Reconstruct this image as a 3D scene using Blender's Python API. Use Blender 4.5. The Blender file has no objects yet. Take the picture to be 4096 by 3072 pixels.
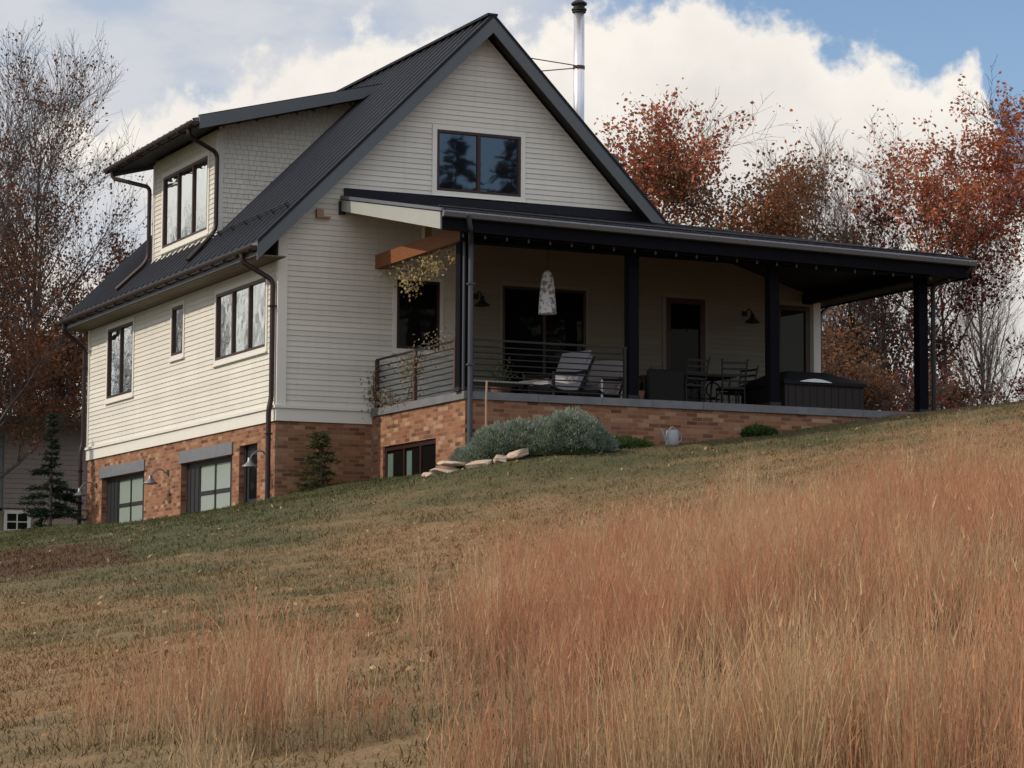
import bpy, math, random
import numpy as np
from mathutils import Vector, Matrix

random.seed(7)
RNG = np.random.default_rng(7)
SC = bpy.context.scene
COL = SC.collection
R = math.radians

# ------------------------------------------------------------------ materials
def mat(name):
    m = bpy.data.materials.new(name); m.use_nodes = True
    nt = m.node_tree; nt.nodes.clear()
    return m, nt
def N(nt, typ, **kw):
    n = nt.nodes.new(typ)
    for k, v in kw.items():
        if k.startswith('i_'):
            n.inputs[k[2:].replace('_', ' ')].default_value = v
        else:
            setattr(n, k, v)
    return n
def L(nt, a, b): nt.links.new(a, b)
def rgb(c): return (c[0], c[1], c[2], 1.0)
def mixc(nt, fac, a, b, blend='MIX'):
    n = nt.nodes.new('ShaderNodeMix'); n.data_type = 'RGBA'; n.blend_type = blend
    for sock, v in ((n.inputs[0], fac), (n.inputs[6], a), (n.inputs[7], b)):
        if hasattr(v, 'is_linked'): L(nt, v, sock)
        elif isinstance(v, (tuple, list)): sock.default_value = rgb(v)
        else: sock.default_value = v
    return n.outputs[2]
def ramp(nt, fac, stops):
    n = nt.nodes.new('ShaderNodeValToRGB')
    el = n.color_ramp.elements
    while len(el) < len(stops): el.new(0.5)
    for e, (p, c) in zip(el, stops):
        e.position = p; e.color = rgb(c) if len(c) == 3 else c
    L(nt, fac, n.inputs[0]); return n.outputs[0]
def maprange(nt, v, a, b, c=0.0, d=1.0, smooth=False):
    n = nt.nodes.new('ShaderNodeMapRange')
    if smooth: n.interpolation_type = 'SMOOTHSTEP'
    L(nt, v, n.inputs[0])
    for i, x in enumerate((a, b, c, d)): n.inputs[i+1].default_value = x
    return n.outputs[0]
def math_(nt, op, a, b=None, c=None):
    n = nt.nodes.new('ShaderNodeMath'); n.operation = op
    for i, v in enumerate((a, b, c)):
        if v is None: continue
        if hasattr(v, 'is_linked'): L(nt, v, n.inputs[i])
        else: n.inputs[i].default_value = v
    return n.outputs[0]
def noise(nt, vec, scale, detail=4.0, rough=0.6, out=0):
    n = N(nt, 'ShaderNodeTexNoise'); n.inputs['Scale'].default_value = scale
    n.inputs['Detail'].default_value = detail; n.inputs['Roughness'].default_value = rough
    if vec is not None: L(nt, vec, n.inputs['Vector'])
    return n.outputs[out]
def pos(nt): return N(nt, 'ShaderNodeNewGeometry').outputs['Position']
def scaled(nt, vec, s):
    n = N(nt, 'ShaderNodeMapping'); L(nt, vec, n.inputs[0]); n.inputs['Scale'].default_value = s
    return n.outputs[0]
def surf(nt, color, rough=0.7, metal=0.0, bump=None, spec=0.4, bstr=0.3, bdist=0.01):
    b = N(nt, 'ShaderNodeBsdfPrincipled')
    for s, v in (('Base Color', color), ('Roughness', rough), ('Metallic', metal)):
        if hasattr(v, 'is_linked'): L(nt, v, b.inputs[s])
        else: b.inputs[s].default_value = rgb(v) if isinstance(v, (tuple, list)) else v
    b.inputs['Specular IOR Level'].default_value = spec
    if bump is not None:
        bn = N(nt, 'ShaderNodeBump'); bn.inputs['Strength'].default_value = bstr; bn.inputs['Distance'].default_value = bdist
        L(nt, bump, bn.inputs['Height']); L(nt, bn.outputs[0], b.inputs['Normal'])
    o = N(nt, 'ShaderNodeOutputMaterial'); L(nt, b.outputs[0], o.inputs[0])
    return b
def simple(name, c, rough=0.6, metal=0.0, var=0.25, scale=6.0, spec=0.4, bump=0.0):
    m, nt = mat(name); p = pos(nt)
    f = noise(nt, p, scale, 5.0, 0.65)
    col = mixc(nt, f, tuple(x*(1-var) for x in c), tuple(min(1, x*(1+var)) for x in c))
    surf(nt, col, rough, metal, f if bump else None, spec, bump)
    return m

M = {}
def mk_siding(name, c):
    m, nt = mat(name); p = pos(nt)
    big = noise(nt, p, 0.7, 4.0, 0.6)
    grain = noise(nt, scaled(nt, p, (3, 3, 60)), 3.0, 3.0, 0.6)
    isl = N(nt, 'ShaderNodeNewGeometry').outputs['Random Per Island']
    v = math_(nt, 'ADD', maprange(nt, big, 0.3, 0.7, 0.93, 1.04), maprange(nt, isl, 0, 1, -0.05, 0.05))
    v = math_(nt, 'ADD', v, maprange(nt, grain, 0.3, 0.7, -0.03, 0.03))
    streak = noise(nt, scaled(nt, p, (5, 5, .35)), 1.6, 5.0, 0.6)
    v = math_(nt, 'SUBTRACT', v, maprange(nt, streak, 0.52, 0.75, 0, 0.09))
    col = mixc(nt, 1.0, c, (1, 1, 1), 'MULTIPLY')
    cv = N(nt, 'ShaderNodeCombineColor')
    for i in range(3): L(nt, v, cv.inputs[i])
    col = mixc(nt, 1.0, c, cv.outputs[0], 'MULTIPLY')
    surf(nt, col, 0.62, 0.0, grain, 0.25, 0.15, 0.004)
    return m
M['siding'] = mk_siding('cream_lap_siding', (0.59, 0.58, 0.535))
M['porch_shade'] = mk_siding('siding_darkened_for_porch_shade', (0.185, 0.17, 0.135))  # same cream siding, with the porch shade painted into a darker colour
M['trim'] = simple('cream_trim_paint', (0.63, 0.625, 0.585), 0.55, 0, 0.06, 2.0, 0.3)
M['whiteboard'] = simple('white_fascia_paint', (0.31, 0.33, 0.31), 0.5, 0, 0.08, 2.0, 0.35)

def mk_brick():
    m, nt = mat('reclaimed_brick')
    uv = N(nt, 'ShaderNodeUVMap').outputs[0]
    b = N(nt, 'ShaderNodeTexBrick'); L(nt, uv, b.inputs['Vector'])
    b.inputs['Scale'].default_value = 1.0
    b.inputs['Brick Width'].default_value = 0.225; b.inputs['Row Height'].default_value = 0.076
    b.inputs['Mortar Size'].default_value = 0.006; b.inputs['Mortar Smooth'].default_value = 0.3
    b.inputs['Bias'].default_value = 0.0
    b.inputs['Color1'].default_value = (0, 0, 0, 1); b.inputs['Color2'].default_value = (1, 1, 1, 1)
    b.inputs['Mortar'].default_value = (0.5, 0.5, 0.5, 1)
    bc = ramp(nt, b.outputs['Color'], [(0.0, (0.06, 0.032, 0.026)), (0.12, (0.17, 0.075, 0.045)), (0.4, (0.275, 0.125, 0.068)),
                                       (0.7, (0.33, 0.165, 0.092)), (0.88, (0.40, 0.235, 0.14)), (1.0, (0.46, 0.33, 0.22))])
    n1 = noise(nt, uv, 1.1, 4.0, 0.6); n2 = noise(nt, uv, 40.0, 3.0, 0.6)
    bc = mixc(nt, maprange(nt, n1, 0.42, 0.72, 0, 0.35), bc, (0.30, 0.18, 0.11))
    bc = mixc(nt, maprange(nt, n2, 0.35, 0.75, 0, 0.35), bc, (0.10, 0.055, 0.04))
    bc = mixc(nt, 0.10, bc, (0.20, 0.105, 0.070)); bc = mixc(nt, 1.0, bc, (0.90, 0.86, 0.86), 'MULTIPLY')
    soil = maprange(nt, noise(nt, scaled(nt, uv, (2.0, .5, 1)), 1.6, 4.0, .6), .45, .75, 0, .35)
    bc = mixc(nt, soil, bc, (0.12, 0.075, 0.055))
    col = mixc(nt, b.outputs['Fac'], bc, (0.235, 0.165, 0.12))
    h = math_(nt, 'SUBTRACT', n2, b.outputs['Fac'])
    surf(nt, col, 0.9, 0.0, h, 0.15, 0.5, 0.012)
    return m
M['brick'] = mk_brick()

def mk_roof():
    m, nt = mat('dark_standing_seam_metal'); p = pos(nt)
    f = noise(nt, p, 0.9, 4.0, 0.6); g = noise(nt, scaled(nt, p, (1, 8, 1)), 3.0, 3.0, 0.5)
    col = mixc(nt, f, (0.007, 0.0078, 0.012), (0.015, 0.0165, 0.024))
    r = maprange(nt, g, 0.3, 0.7, 0.42, 0.58)
    surf(nt, col, r, 0.0, None, 0.14)
    return m
M['roof'] = mk_roof()
M['seam_highlight'] = simple('roof_seam_highlight_metal', (0.085, 0.09, 0.105), 0.45, 0.1, 0.15, 2.0, 0.2)  # same roof metal, lightened to paint in the highlights along the ribs
M['fascia'] = simple('slate_grey_fascia', (0.085, 0.098, 0.110), 0.55, 0, 0.12, 2.0)
M['gutter'] = simple('dark_bronze_gutter', (0.026, 0.013, 0.013), 0.45, 0.2, 0.2, 2.0)
M['greygutter'] = simple('grey_zinc_gutter', (0.14, 0.15, 0.175), 0.42, 0.4, 0.15, 2.0)
M['soffit'] = simple('stained_wood_soffit', (0.105, 0.078, 0.045), 0.7, 0, 0.3, 5.0)
M['darkwood'] = simple('near_black_stained_timber', (0.0055, 0.0055, 0.0085), 0.8, 0, 0.35, 4.0, 0.06)
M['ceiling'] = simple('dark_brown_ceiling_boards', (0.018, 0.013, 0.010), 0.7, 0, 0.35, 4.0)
M['frame'] = simple('dark_bronze_window_frame', (0.032, 0.013, 0.011), 0.4, 0.2, 0.2, 4.0)
M['blackdoor'] = simple('blue_black_door_paint', (0.009, 0.010, 0.013), 0.6, 0, 0.2, 4.0)
M['lintel'] = simple('steel_grey_lintel', (0.14, 0.152, 0.175), 0.6, 0.1, 0.3, 5.0)
M['coping'] = simple('bluestone_coping', (0.13, 0.135, 0.15), 0.8, 0, 0.5, 3.0)
M['floor'] = simple('dark_porch_floor', (0.035, 0.033, 0.032), 0.8, 0, 0.2, 3.0)
M['dspout'] = simple('slate_downspout', (0.048, 0.055, 0.068), 0.5, 0.2, 0.15, 3.0)
M['galv'] = simple('galvanised_metal', (0.15, 0.16, 0.18), 0.4, 0.5, 0.15, 8.0)
M['galvcan'] = simple('dull_zinc_can', (0.26, 0.28, 0.30), 0.5, 0.3, 0.15, 8.0)
M['steel'] = simple('stainless_flue_steel', (0.60, 0.60, 0.64), 0.32, 0.85, 0.08, 3.0)
M['blackmetal'] = simple('black_iron', (0.008, 0.008, 0.009), 0.6, 0.0, 0.2, 8.0)
M['rust'] = simple('rusty_steel_rail', (0.085, 0.040, 0.028), 0.75, 0.1, 0.4, 9.0)
M['frosted'] = simple('frosted_green_grey_glass', (0.235, 0.29, 0.265), 0.25, 0, 0.06, 2.0)
M['greenpanel'] = simple('muted_green_window_panel', (0.085, 0.13, 0.115), 0.5, 0, 0.2, 3.0)

def mk_timber():
    m, nt = mat('orange_cedar_beam'); p = pos(nt)
    g = noise(nt, scaled(nt, p, (14, 1.2, 14)), 2.5, 5.0, 0.7)
    col = mixc(nt, g, (0.09, 0.034, 0.014), (0.27, 0.105, 0.038))
    surf(nt, col, 0.65, 0, g, 0.3, 0.25, 0.01); return m
M['cedar'] = mk_timber()
M['tanwood'] = simple('tan_wood', (0.32, 0.21, 0.14), 0.7, 0, 0.3, 9.0)

def mk_glass(name, base, refl, rough=0.02, tint=(0.9, 0.95, 0.93), wob=0.02, fk=1.0):
    m, nt = mat(name); p = pos(nt)
    n = noise(nt, p, 1.3, 2.0, 0.5)
    bn = N(nt, 'ShaderNodeBump'); bn.inputs['Strength'].default_value = 0.35; bn.inputs['Distance'].default_value = wob
    L(nt, n, bn.inputs['Height'])
    d = N(nt, 'ShaderNodeBsdfDiffuse'); d.inputs[0].default_value = rgb(base)
    g = N(nt, 'ShaderNodeBsdfGlossy'); g.inputs[0].default_value = rgb(tint); g.inputs['Roughness'].default_value = rough
    L(nt, bn.outputs[0], g.inputs['Normal'])
    fr = N(nt, 'ShaderNodeFresnel'); fr.inputs[0].default_value = 1.5
    fac = math_(nt, 'MINIMUM', math_(nt, 'ADD', math_(nt, 'MULTIPLY', fr.outputs[0], fk), refl), 1.0)
    mx = N(nt, 'ShaderNodeMixShader'); L(nt, fac, mx.inputs[0]); L(nt, d.outputs[0], mx.inputs[1]); L(nt, g.outputs[0], mx.inputs[2])
    o = N(nt, 'ShaderNodeOutputMaterial'); L(nt, mx.outputs[0], o.inputs[0]); return m
M['glass_side'] = mk_glass('mirror_like_side_glass', (0.20, 0.21, 0.19), 0.50)
M['glass_front'] = mk_glass('dark_front_glass', (0.008, 0.009, 0.012), 0.10, tint=(0.9, 0.92, 0.98), wob=0.004)
M['glass_porch'] = mk_glass('dim_porch_glass', (0.006, 0.006, 0.006), 0.002, wob=0.006, fk=0.15)
M['glass_olive'] = mk_glass('olive_porch_glass', (0.014, 0.017, 0.012), 0.006, wob=0.01, fk=0.25)
M['cushion'] = simple('pale_grey_cushion', (0.25, 0.25, 0.28), 0.9, 0, 0.12, 12.0)
M['wicker'] = simple('dark_wicker', (0.0045, 0.004, 0.004), 0.8, 0, 0.6, 40.0, bump=0.5)
M['tubpanel'] = simple('dark_brown_tub_cabinet', (0.010, 0.006, 0.005), 0.6, 0, 0.4, 6.0)
M['tubcover'] = simple('charcoal_vinyl_cover', (0.009, 0.0095, 0.011), 0.6, 0, 0.2, 6.0, 0.15)
M['white'] = simple('white_enamel', (0.62, 0.64, 0.68), 0.5, 0, 0.08, 6.0)
M['palewood'] = simple('pale_weathered_board', (0.30, 0.31, 0.27), 0.8, 0, 0.2, 9.0)
M['bulbglass'] = simple('dull_bulb_glass', (0.07, 0.075, 0.085), 0.3, 0, 0.1, 6.0)
M['terracotta'] = simple('dull_clay_pot', (0.16, 0.08, 0.05), 0.85, 0, 0.25, 9.0)

def mk_lantern():
    m, nt = mat('mottled_paper_lantern'); p = pos(nt)
    n = noise(nt, p, 13.0, 2.0, 0.5)
    col = ramp(nt, n, [(0.0, (0.12, 0.13, 0.14)), (0.42, (0.22, 0.24, 0.25)), (0.50, (0.66, 0.66, 0.70)), (1.0, (0.74, 0.74, 0.78))])
    surf(nt, col, 0.8); return m
M['lantern'] = mk_lantern()

def mk_stone():
    m, nt = mat('pinkish_sandstone'); p = pos(nt)
    n = noise(nt, p, 5.0, 6.0, 0.65); n2 = noise(nt, p, 18.0, 5.0, 0.7)
    col = mixc(nt, n, (0.30, 0.21, 0.155), (0.60, 0.50, 0.41))
    col = mixc(nt, maprange(nt, n2, 0.4, 0.8, 0, 0.5), col, (0.13, 0.09, 0.07))
    surf(nt, col, 0.9, 0, n2, 0.2, 0.6, 0.03); return m
M['stone'] = mk_stone()

def mk_leaf(name, stops, trans=0.35, rough=0.75, nscale=0.5, nw=0.5):
    m, nt = mat(name)
    g = N(nt, 'ShaderNodeNewGeometry')
    n = noise(nt, g.outputs['Position'], nscale, 3.0, 0.6)
    f = math_(nt, 'ADD', math_(nt, 'MULTIPLY', g.outputs['Random Per Island'], 1-nw), math_(nt, 'MULTIPLY', maprange(nt, n, 0.3, 0.7), nw))
    col = ramp(nt, f, stops)
    d = N(nt, 'ShaderNodeBsdfDiffuse'); L(nt, col, d.inputs[0])
    t = N(nt, 'ShaderNodeBsdfTranslucent'); L(nt, col, t.inputs[0])
    mx = N(nt, 'ShaderNodeMixShader'); mx.inputs[0].default_value = trans
    L(nt, d.outputs[0], mx.inputs[1]); L(nt, t.outputs[0], mx.inputs[2])
    o = N(nt, 'ShaderNodeOutputMaterial'); L(nt, mx.outputs[0], o.inputs[0]); return m
M['leaf_orange'] = mk_leaf('rust_orange_leaves', [(0, (0.13, 0.042, 0.032)), (0.35, (0.29, 0.09, 0.052)), (0.7, (0.42, 0.155, 0.082)), (1, (0.50, 0.27, 0.15))])
M['leaf_brown'] = mk_leaf('brown_oak_leaves', [(0, (0.045, 0.024, 0.017)), (0.4, (0.11, 0.048, 0.028)), (0.75, (0.18, 0.085, 0.042)), (1, (0.25, 0.15, 0.08))])
M['leaf_dull'] = mk_leaf('dull_olive_rust_leaves', [(0, (0.075, 0.055, 0.04)), (0.4, (0.15, 0.105, 0.07)), (0.68, (0.22, 0.095, 0.048)), (1, (0.34, 0.13, 0.055))], nscale=0.35, nw=0.7)
M['leaf_dark'] = mk_leaf('dark_plum_leaves', [(0, (0.045, 0.02, 0.02)), (0.5, (0.11, 0.035, 0.03)), (1, (0.20, 0.06, 0.04))])
M['leaf_vine'] = mk_leaf('straw_yellow_vine_leaves', [(0, (0.26, 0.19, 0.09)), (0.5, (0.50, 0.42, 0.24)), (1, (0.70, 0.65, 0.46))])
M['leaf_railing'] = mk_leaf('dry_tan_vine_leaves', [(0, (0.10, 0.07, 0.04)), (0.5, (0.22, 0.17, 0.10)), (1, (0.36, 0.31, 0.20))])
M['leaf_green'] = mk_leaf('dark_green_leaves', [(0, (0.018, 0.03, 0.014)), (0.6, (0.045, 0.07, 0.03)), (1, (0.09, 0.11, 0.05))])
M['leaf_olive'] = mk_leaf('olive_evergreen_leaves', [(0, (0.03, 0.035, 0.015)), (0.6, (0.075, 0.08, 0.034)), (1, (0.14, 0.13, 0.06))])
M['leaf_mint'] = mk_leaf('low_green_leaves', [(0, (0.03, 0.05, 0.02)), (0.6, (0.07, 0.11, 0.035)), (1, (0.14, 0.17, 0.07))])
M['needle'] = mk_leaf('spruce_needles', [(0, (0.010, 0.016, 0.012)), (0.6, (0.024, 0.036, 0.026)), (1, (0.05, 0.065, 0.045))], 0.15)
M['juniper'] = mk_leaf('grey_green_juniper', [(0, (0.10, 0.125, 0.10)), (0.5, (0.215, 0.26, 0.21)), (1, (0.35, 0.39, 0.325))], 0.2, nscale=2.5)
M['bark'] = simple('grey_brown_bark', (0.078, 0.064, 0.062), 0.9, 0, 0.4, 5.0)
M['barkgrey'] = simple('pale_grey_bark', (0.20, 0.18, 0.185), 0.9, 0, 0.35, 5.0)
M['fallen'] = mk_leaf('fallen_leaves', [(0, (0.12, 0.06, 0.03)), (0.5, (0.26, 0.16, 0.08)), (1, (0.42, 0.32, 0.19))], 0.1)
M['mulch'] = simple('dark_bark_mulch', (0.060, 0.034, 0.028), 0.95, 0, 0.6, 14.0, 0.1, 0.8)
M['gravel'] = simple('gravel_drive', (0.16, 0.15, 0.14), 0.95, 0, 0.4, 12.0, 0.1, 0.5)

def lawn_color(nt):
    p = pos(nt)
    sx = N(nt, 'ShaderNodeSeparateXYZ'); L(nt, p, sx.inputs[0])
    big = noise(nt, p, 0.16, 3.0, 0.55); mid = noise(nt, scaled(nt, p, (0.45, 1.3, 0.7)), 0.9, 5.0, 0.68); fine = noise(nt, p, 9.0, 3.0, 0.7)
    # greener towards the house (world y), drier down the slope
    g = maprange(nt, sx.outputs[1], -17.5, -5.0, 0.0, 1.0, True)
    g = math_(nt, 'ADD', g, maprange(nt, big, 0.3, 0.7, -0.50, 0.50))
    g = math_(nt, 'ADD', g, maprange(nt, mid, 0.3, 0.7, -0.30, 0.30))
    # drier again up the right-hand slope
    g = math_(nt, 'SUBTRACT', g, maprange(nt, sx.outputs[0], 2.0, 10.0, 0.0, 0.55, True))
    base = ramp(nt, g, [(0.0, (0.225, 0.140, 0.074)), (0.3, (0.175, 0.122, 0.066)), (0.62, (0.100, 0.088, 0.046)), (1.0, (0.056, 0.066, 0.031))])
    dx = math_(nt, 'MULTIPLY', math_(nt, 'ADD', sx.outputs[0], 7.6), 0.50); dy = math_(nt, 'MULTIPLY', math_(nt, 'ADD', sx.outputs[1], 8.8), 0.36)
    q = math_(nt, 'ADD', math_(nt, 'MULTIPLY', dx, dx), math_(nt, 'MULTIPLY', dy, dy))
    q = math_(nt, 'ADD', q, maprange(nt, mid, 0.3, 0.7, -0.45, 0.45)); q = math_(nt, 'ADD', q, maprange(nt, noise(nt, p, 5.0, 3.0, .7), 0.3, 0.7, -0.22, 0.22))
    soil = mixc(nt, fine, (0.036, 0.017, 0.013), (0.095, 0.047, 0.034))
    base = mixc(nt, maprange(nt, q, 0.75, 1.25, 0.92, 0.0, True), base, soil)
    return p, base, fine
def mk_lawn():
    m, nt = mat('autumn_lawn'); p, base, fine = lawn_color(nt)
    col = mixc(nt, maprange(nt, fine, 0.3, 0.7, 0.0, 0.6), base, (0.075, 0.062, 0.036))
    surf(nt, col, 0.95, 0, fine, 0.1, 0.9, 0.05); return m
def mk_lawnblade():
    m, nt = mat('lawn_blades'); p, base, fine = lawn_color(nt)
    r = N(nt, 'ShaderNodeNewGeometry').outputs['Random Per Island']
    c1 = mixc(nt, maprange(nt, r, 0.3, 1.0, 0.0, 0.32), base, (0.24, 0.18, 0.09))
    c2 = mixc(nt, maprange(nt, r, 0.0, 0.45, 0.28, 0.0), c1, (0.06, 0.062, 0.03))
    d = N(nt, 'ShaderNodeBsdfDiffuse'); L(nt, c2, d.inputs[0])
    o = N(nt, 'ShaderNodeOutputMaterial'); L(nt, d.outputs[0], o.inputs[0]); return m
M['lawn'] = mk_lawn(); M['blade'] = mk_lawnblade()

def mk_field():
    m, nt = mat('tall_broom_grass')
    uv = N(nt, 'ShaderNodeUVMap').outputs[0]
    sx = N(nt, 'ShaderNodeSeparateXYZ'); L(nt, uv, sx.inputs[0])
    p = pos(nt); pn = noise(nt, p, 0.45, 3.0, 0.6)
    f = math_(nt, 'ADD', math_(nt, 'MULTIPLY', sx.outputs[0], 0.72), math_(nt, 'MULTIPLY', maprange(nt, pn, 0.3, 0.7), 0.28))
    top = ramp(nt, f, [(0.0, (0.27, 0.15, 0.095)), (0.25, (0.41, 0.188, 0.108)), (0.45, (0.455, 0.235, 0.138)), (0.65, (0.43, 0.28, 0.165)), (0.85, (0.50, 0.385, 0.225)), (1.0, (0.64, 0.54, 0.38))])
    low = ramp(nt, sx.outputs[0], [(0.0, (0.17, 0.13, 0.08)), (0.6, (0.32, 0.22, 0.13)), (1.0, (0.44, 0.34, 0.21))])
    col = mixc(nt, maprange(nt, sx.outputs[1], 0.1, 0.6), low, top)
    d = N(nt, 'ShaderNodeBsdfDiffuse'); L(nt, col, d.inputs[0])
    t = N(nt, 'ShaderNodeBsdfTranslucent'); L(nt, col, t.inputs[0])
    mx = N(nt, 'ShaderNodeMixShader'); mx.inputs[0].default_value = 0.3
    L(nt, d.outputs[0], mx.inputs[1]); L(nt, t.outputs[0], mx.inputs[2])
    o = N(nt, 'ShaderNodeOutputMaterial'); L(nt, mx.outputs[0], o.inputs[0]); return m
M['field'] = mk_field()
M['barnsiding'] = mk_siding('lilac_grey_barn_siding', (0.22, 0.19, 0.175))
M['barngrey'] = mk_siding('blue_grey_barn_gable', (0.15, 0.16, 0.175))
M['barnbase'] = simple('tan_stucco', (0.27, 0.23, 0.17), 0.9, 0, 0.15, 2.0)

# ------------------------------------------------------------------ mesh builder
class MB:
    def __init__(s): s.v = []; s.f = []
    def add(s, vs, fs):
        o = len(s.v); s.v += [tuple(map(float, v)) for v in vs]; s.f += [tuple(i+o for i in f) for f in fs]; return s
    def poly(s, pts): return s.add(pts, [tuple(range(len(pts)))])
    def box(s, x0, x1, y0, y1, z0, z1):
        if x0 > x1: x0, x1 = x1, x0
        if y0 > y1: y0, y1 = y1, y0
        if z0 > z1: z0, z1 = z1, z0
        return s.add([(x0,y0,z0),(x1,y0,z0),(x1,y1,z0),(x0,y1,z0),(x0,y0,z1),(x1,y0,z1),(x1,y1,z1),(x0,y1,z1)],
                     [(0,3,2,1),(4,5,6,7),(0,1,5,4),(1,2,6,5),(2,3,7,6),(3,0,4,7)])
    def beam(s, a, b, w, h, up=(0,0,1)):
        a = Vector(a); b = Vector(b); d = (b-a).normalized(); u = Vector(up)
        sd = d.cross(u).normalized(); u = sd.cross(d).normalized()
        vs = []
        for p in (a, b):
            for i, j in ((-1,-1),(1,-1),(1,1),(-1,1)): vs.append(p + sd*(w/2*i) + u*(h/2*j))
        return s.add(vs, [(0,1,2,3),(7,6,5,4),(0,4,5,1),(1,5,6,2),(2,6,7,3),(3,7,4,0)])
    def prism(s, poly, vec):
        n = len(poly); vec = Vector(vec); a = [Vector(p) for p in poly]; b = [p+vec for p in a]
        fs = [tuple(range(n))[::-1], tuple(range(n, 2*n))]
        fs += [(i, (i+1) % n, n+(i+1) % n, n+i) for i in range(n)]
        return s.add(a+b, fs)
    def tube(s, pts, rad, n=8, caps=True):
        pts = [Vector(p) for p in pts]; m = len(pts)
        rad = rad if isinstance(rad, (list, tuple)) else [rad]*m
        vs = []; ref = None
        for i, p in enumerate(pts):
            d = (pts[min(i+1, m-1)]-pts[max(i-1, 0)])
            if d.length < 1e-9: d = Vector((0,0,1))
            d.normalize()
            if ref is None:
                ref = Vector((1,0,0)) if abs(d.x) < 0.8 else Vector((0,1,0))
            a = d.cross(ref).normalized(); b = a.cross(d).normalized(); ref = b
            for k in range(n):
                t = 2*math.pi*k/n; vs.append(p + a*(math.cos(t)*rad[i]) + b*(math.sin(t)*rad[i]))
        fs = []
        for i in range(m-1):
            for k in range(n):
                fs.append((i*n+k, i*n+(k+1) % n, (i+1)*n+(k+1) % n, (i+1)*n+k))
        if caps: fs += [tuple(range(n))[::-1], tuple(range((m-1)*n, m*n))]
        return s.add(vs, fs)
    def lathe(s, prof, c=(0,0,0), n=20, capends=True):
        vs = []; fs = []; m = len(prof)
        for r, z in prof:
            for k in range(n):
                t = 2*math.pi*k/n; vs.append((c[0]+r*math.cos(t), c[1]+r*math.sin(t), c[2]+z))
        for i in range(m-1):
            for k in range(n): fs.append((i*n+k, i*n+(k+1) % n, (i+1)*n+(k+1) % n, (i+1)*n+k))
        if capends: fs += [tuple(range(n))[::-1], tuple(range((m-1)*n, m*n))]
        return s.add(vs, fs)
    def build(s, name, m, parent=None, origin=(0,0,0), smooth=False, uv=False):
        me = bpy.data.meshes.new(name)
        o = Vector(origin)
        me.from_pydata([tuple(Vector(v)-o) for v in s.v], [], s.f); me.validate()
        if uv:
            ul = me.uv_layers.new(name='UVMap')
            co = s.v
            for p in me.polygons:
                n = p.normal; ax = max(range(3), key=lambda i: abs(n[i]))
                for li in p.loop_indices:
                    v = Vector(me.vertices[me.loops[li].vertex_index].co) + o
                    ul.data[li].uv = (v.y, v.z) if ax == 0 else ((v.x, v.z) if ax == 1 else (v.x, v.y))
        if m is not None: me.materials.append(m)
        if smooth: me.polygons.foreach_set('use_smooth', [True]*len(me.polygons))
        ob = bpy.data.objects.new(name, me); COL.objects.link(ob)
        if parent is not None: ob.parent = parent
        else: ob.location = o
        return ob

def big_mesh(name, verts, faces_tri=None, faces_quad=None, m=None, uvs=None):
    """numpy mesh with triangles and quads"""
    me = bpy.data.meshes.new(name)
    nt_ = 0 if faces_tri is None else len(faces_tri); nq = 0 if faces_quad is None else len(faces_quad)
    me.vertices.add(len(verts)); me.vertices.foreach_set('co', np.asarray(verts, np.float32).ravel())
    loops = np.concatenate([np.asarray(faces_quad, np.int32).ravel() if nq else np.zeros(0, np.int32),
                            np.asarray(faces_tri, np.int32).ravel() if nt_ else np.zeros(0, np.int32)])
    me.loops.add(len(loops)); me.loops.foreach_set('vertex_index', loops)
    st = np.concatenate([np.arange(nq)*4, nq*4+np.arange(nt_)*3]).astype(np.int32)
    me.polygons.add(nq+nt_); me.polygons.foreach_set('loop_start', st)
    if uvs is not None:
        ul = me.uv_layers.new(name='UVMap'); ul.data.foreach_set('uv', np.asarray(uvs, np.float32)[loops].ravel())
    me.update(calc_edges=True)
    if m: me.materials.append(m)
    ob = bpy.data.objects.new(name, me); COL.objects.link(ob)
    return ob

def tag(o, label=None, cat=None, group=None, kind=None):
    if label: o['label'] = label
    if cat: o['category'] = cat
    if group: o['group'] = group
    if kind: o['kind'] = kind
    return o
def thing(name, label, cat, loc=(0,0,0), group=None):
    o = bpy.data.objects.new(name, None); COL.objects.link(o); o.location = loc; o.empty_display_size = 0.2
    return tag(o, label, cat, group)
def copy_tree(o, parent=None):
    c = o.copy(); COL.objects.link(c); c.parent = parent
    for ch in list(o.children): copy_tree(ch, c)
    return c

# ------------------------------------------------------------------ terrain
GP = np.array([
(0.03,0.1,-1.46),(0.6,0,-1.27),(1.92,0,-1.1),(1.95,-.76,-1.08),(1.95,-3.2,-1.1),(1.13,-5.22,-1.27),(2.5,-5.85,-1.0),(4.1,-5.95,-.84),(1.93,-4.3,-1.05),
(3.3,-4.5,-.70),(4.85,-4.48,-.64),(6.1,-4.48,-.52),(7.56,-4.48,-.34),(9,-4.48,-.12),(10.42,-4.48,.12),(11.6,-4.48,.29),
(-0.2,2.4,-1.47),(-.2,7.2,-1.53),(-.2,12.8,-1.53),
(-16.8,-46.9,-5.7),(-30,-46,-7.6),(-5,-50,-3.9),(-25,-30,-6.2),(-2,-30,-3.1),(8,-30,-1.6),
(-10,-20,-4.15),(0,-18,-2.75),(10,-18,-.95),(-20,-10,-5.0),(-8,-8,-3.05),(2,-10,-1.75),(-3,-8,-2.3),
(20,-4,1.3),(14,-2,.62),(20,8,.75),(14,14,-.2),(5,25,-1.5),(-6,18,-2.1),(-14,6,-3.3),(-14,20,-2.9),(20,25,-.8),
(28,-20,1.9),(35,0,2.3),(35,25,.2),(-35,-10,-7.),(-35,25,-5.5),(-50,-50,-11),(40,-50,2.6),(0,55,-4),(40,60,-3.),(-40,60,-7)], float)
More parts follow.
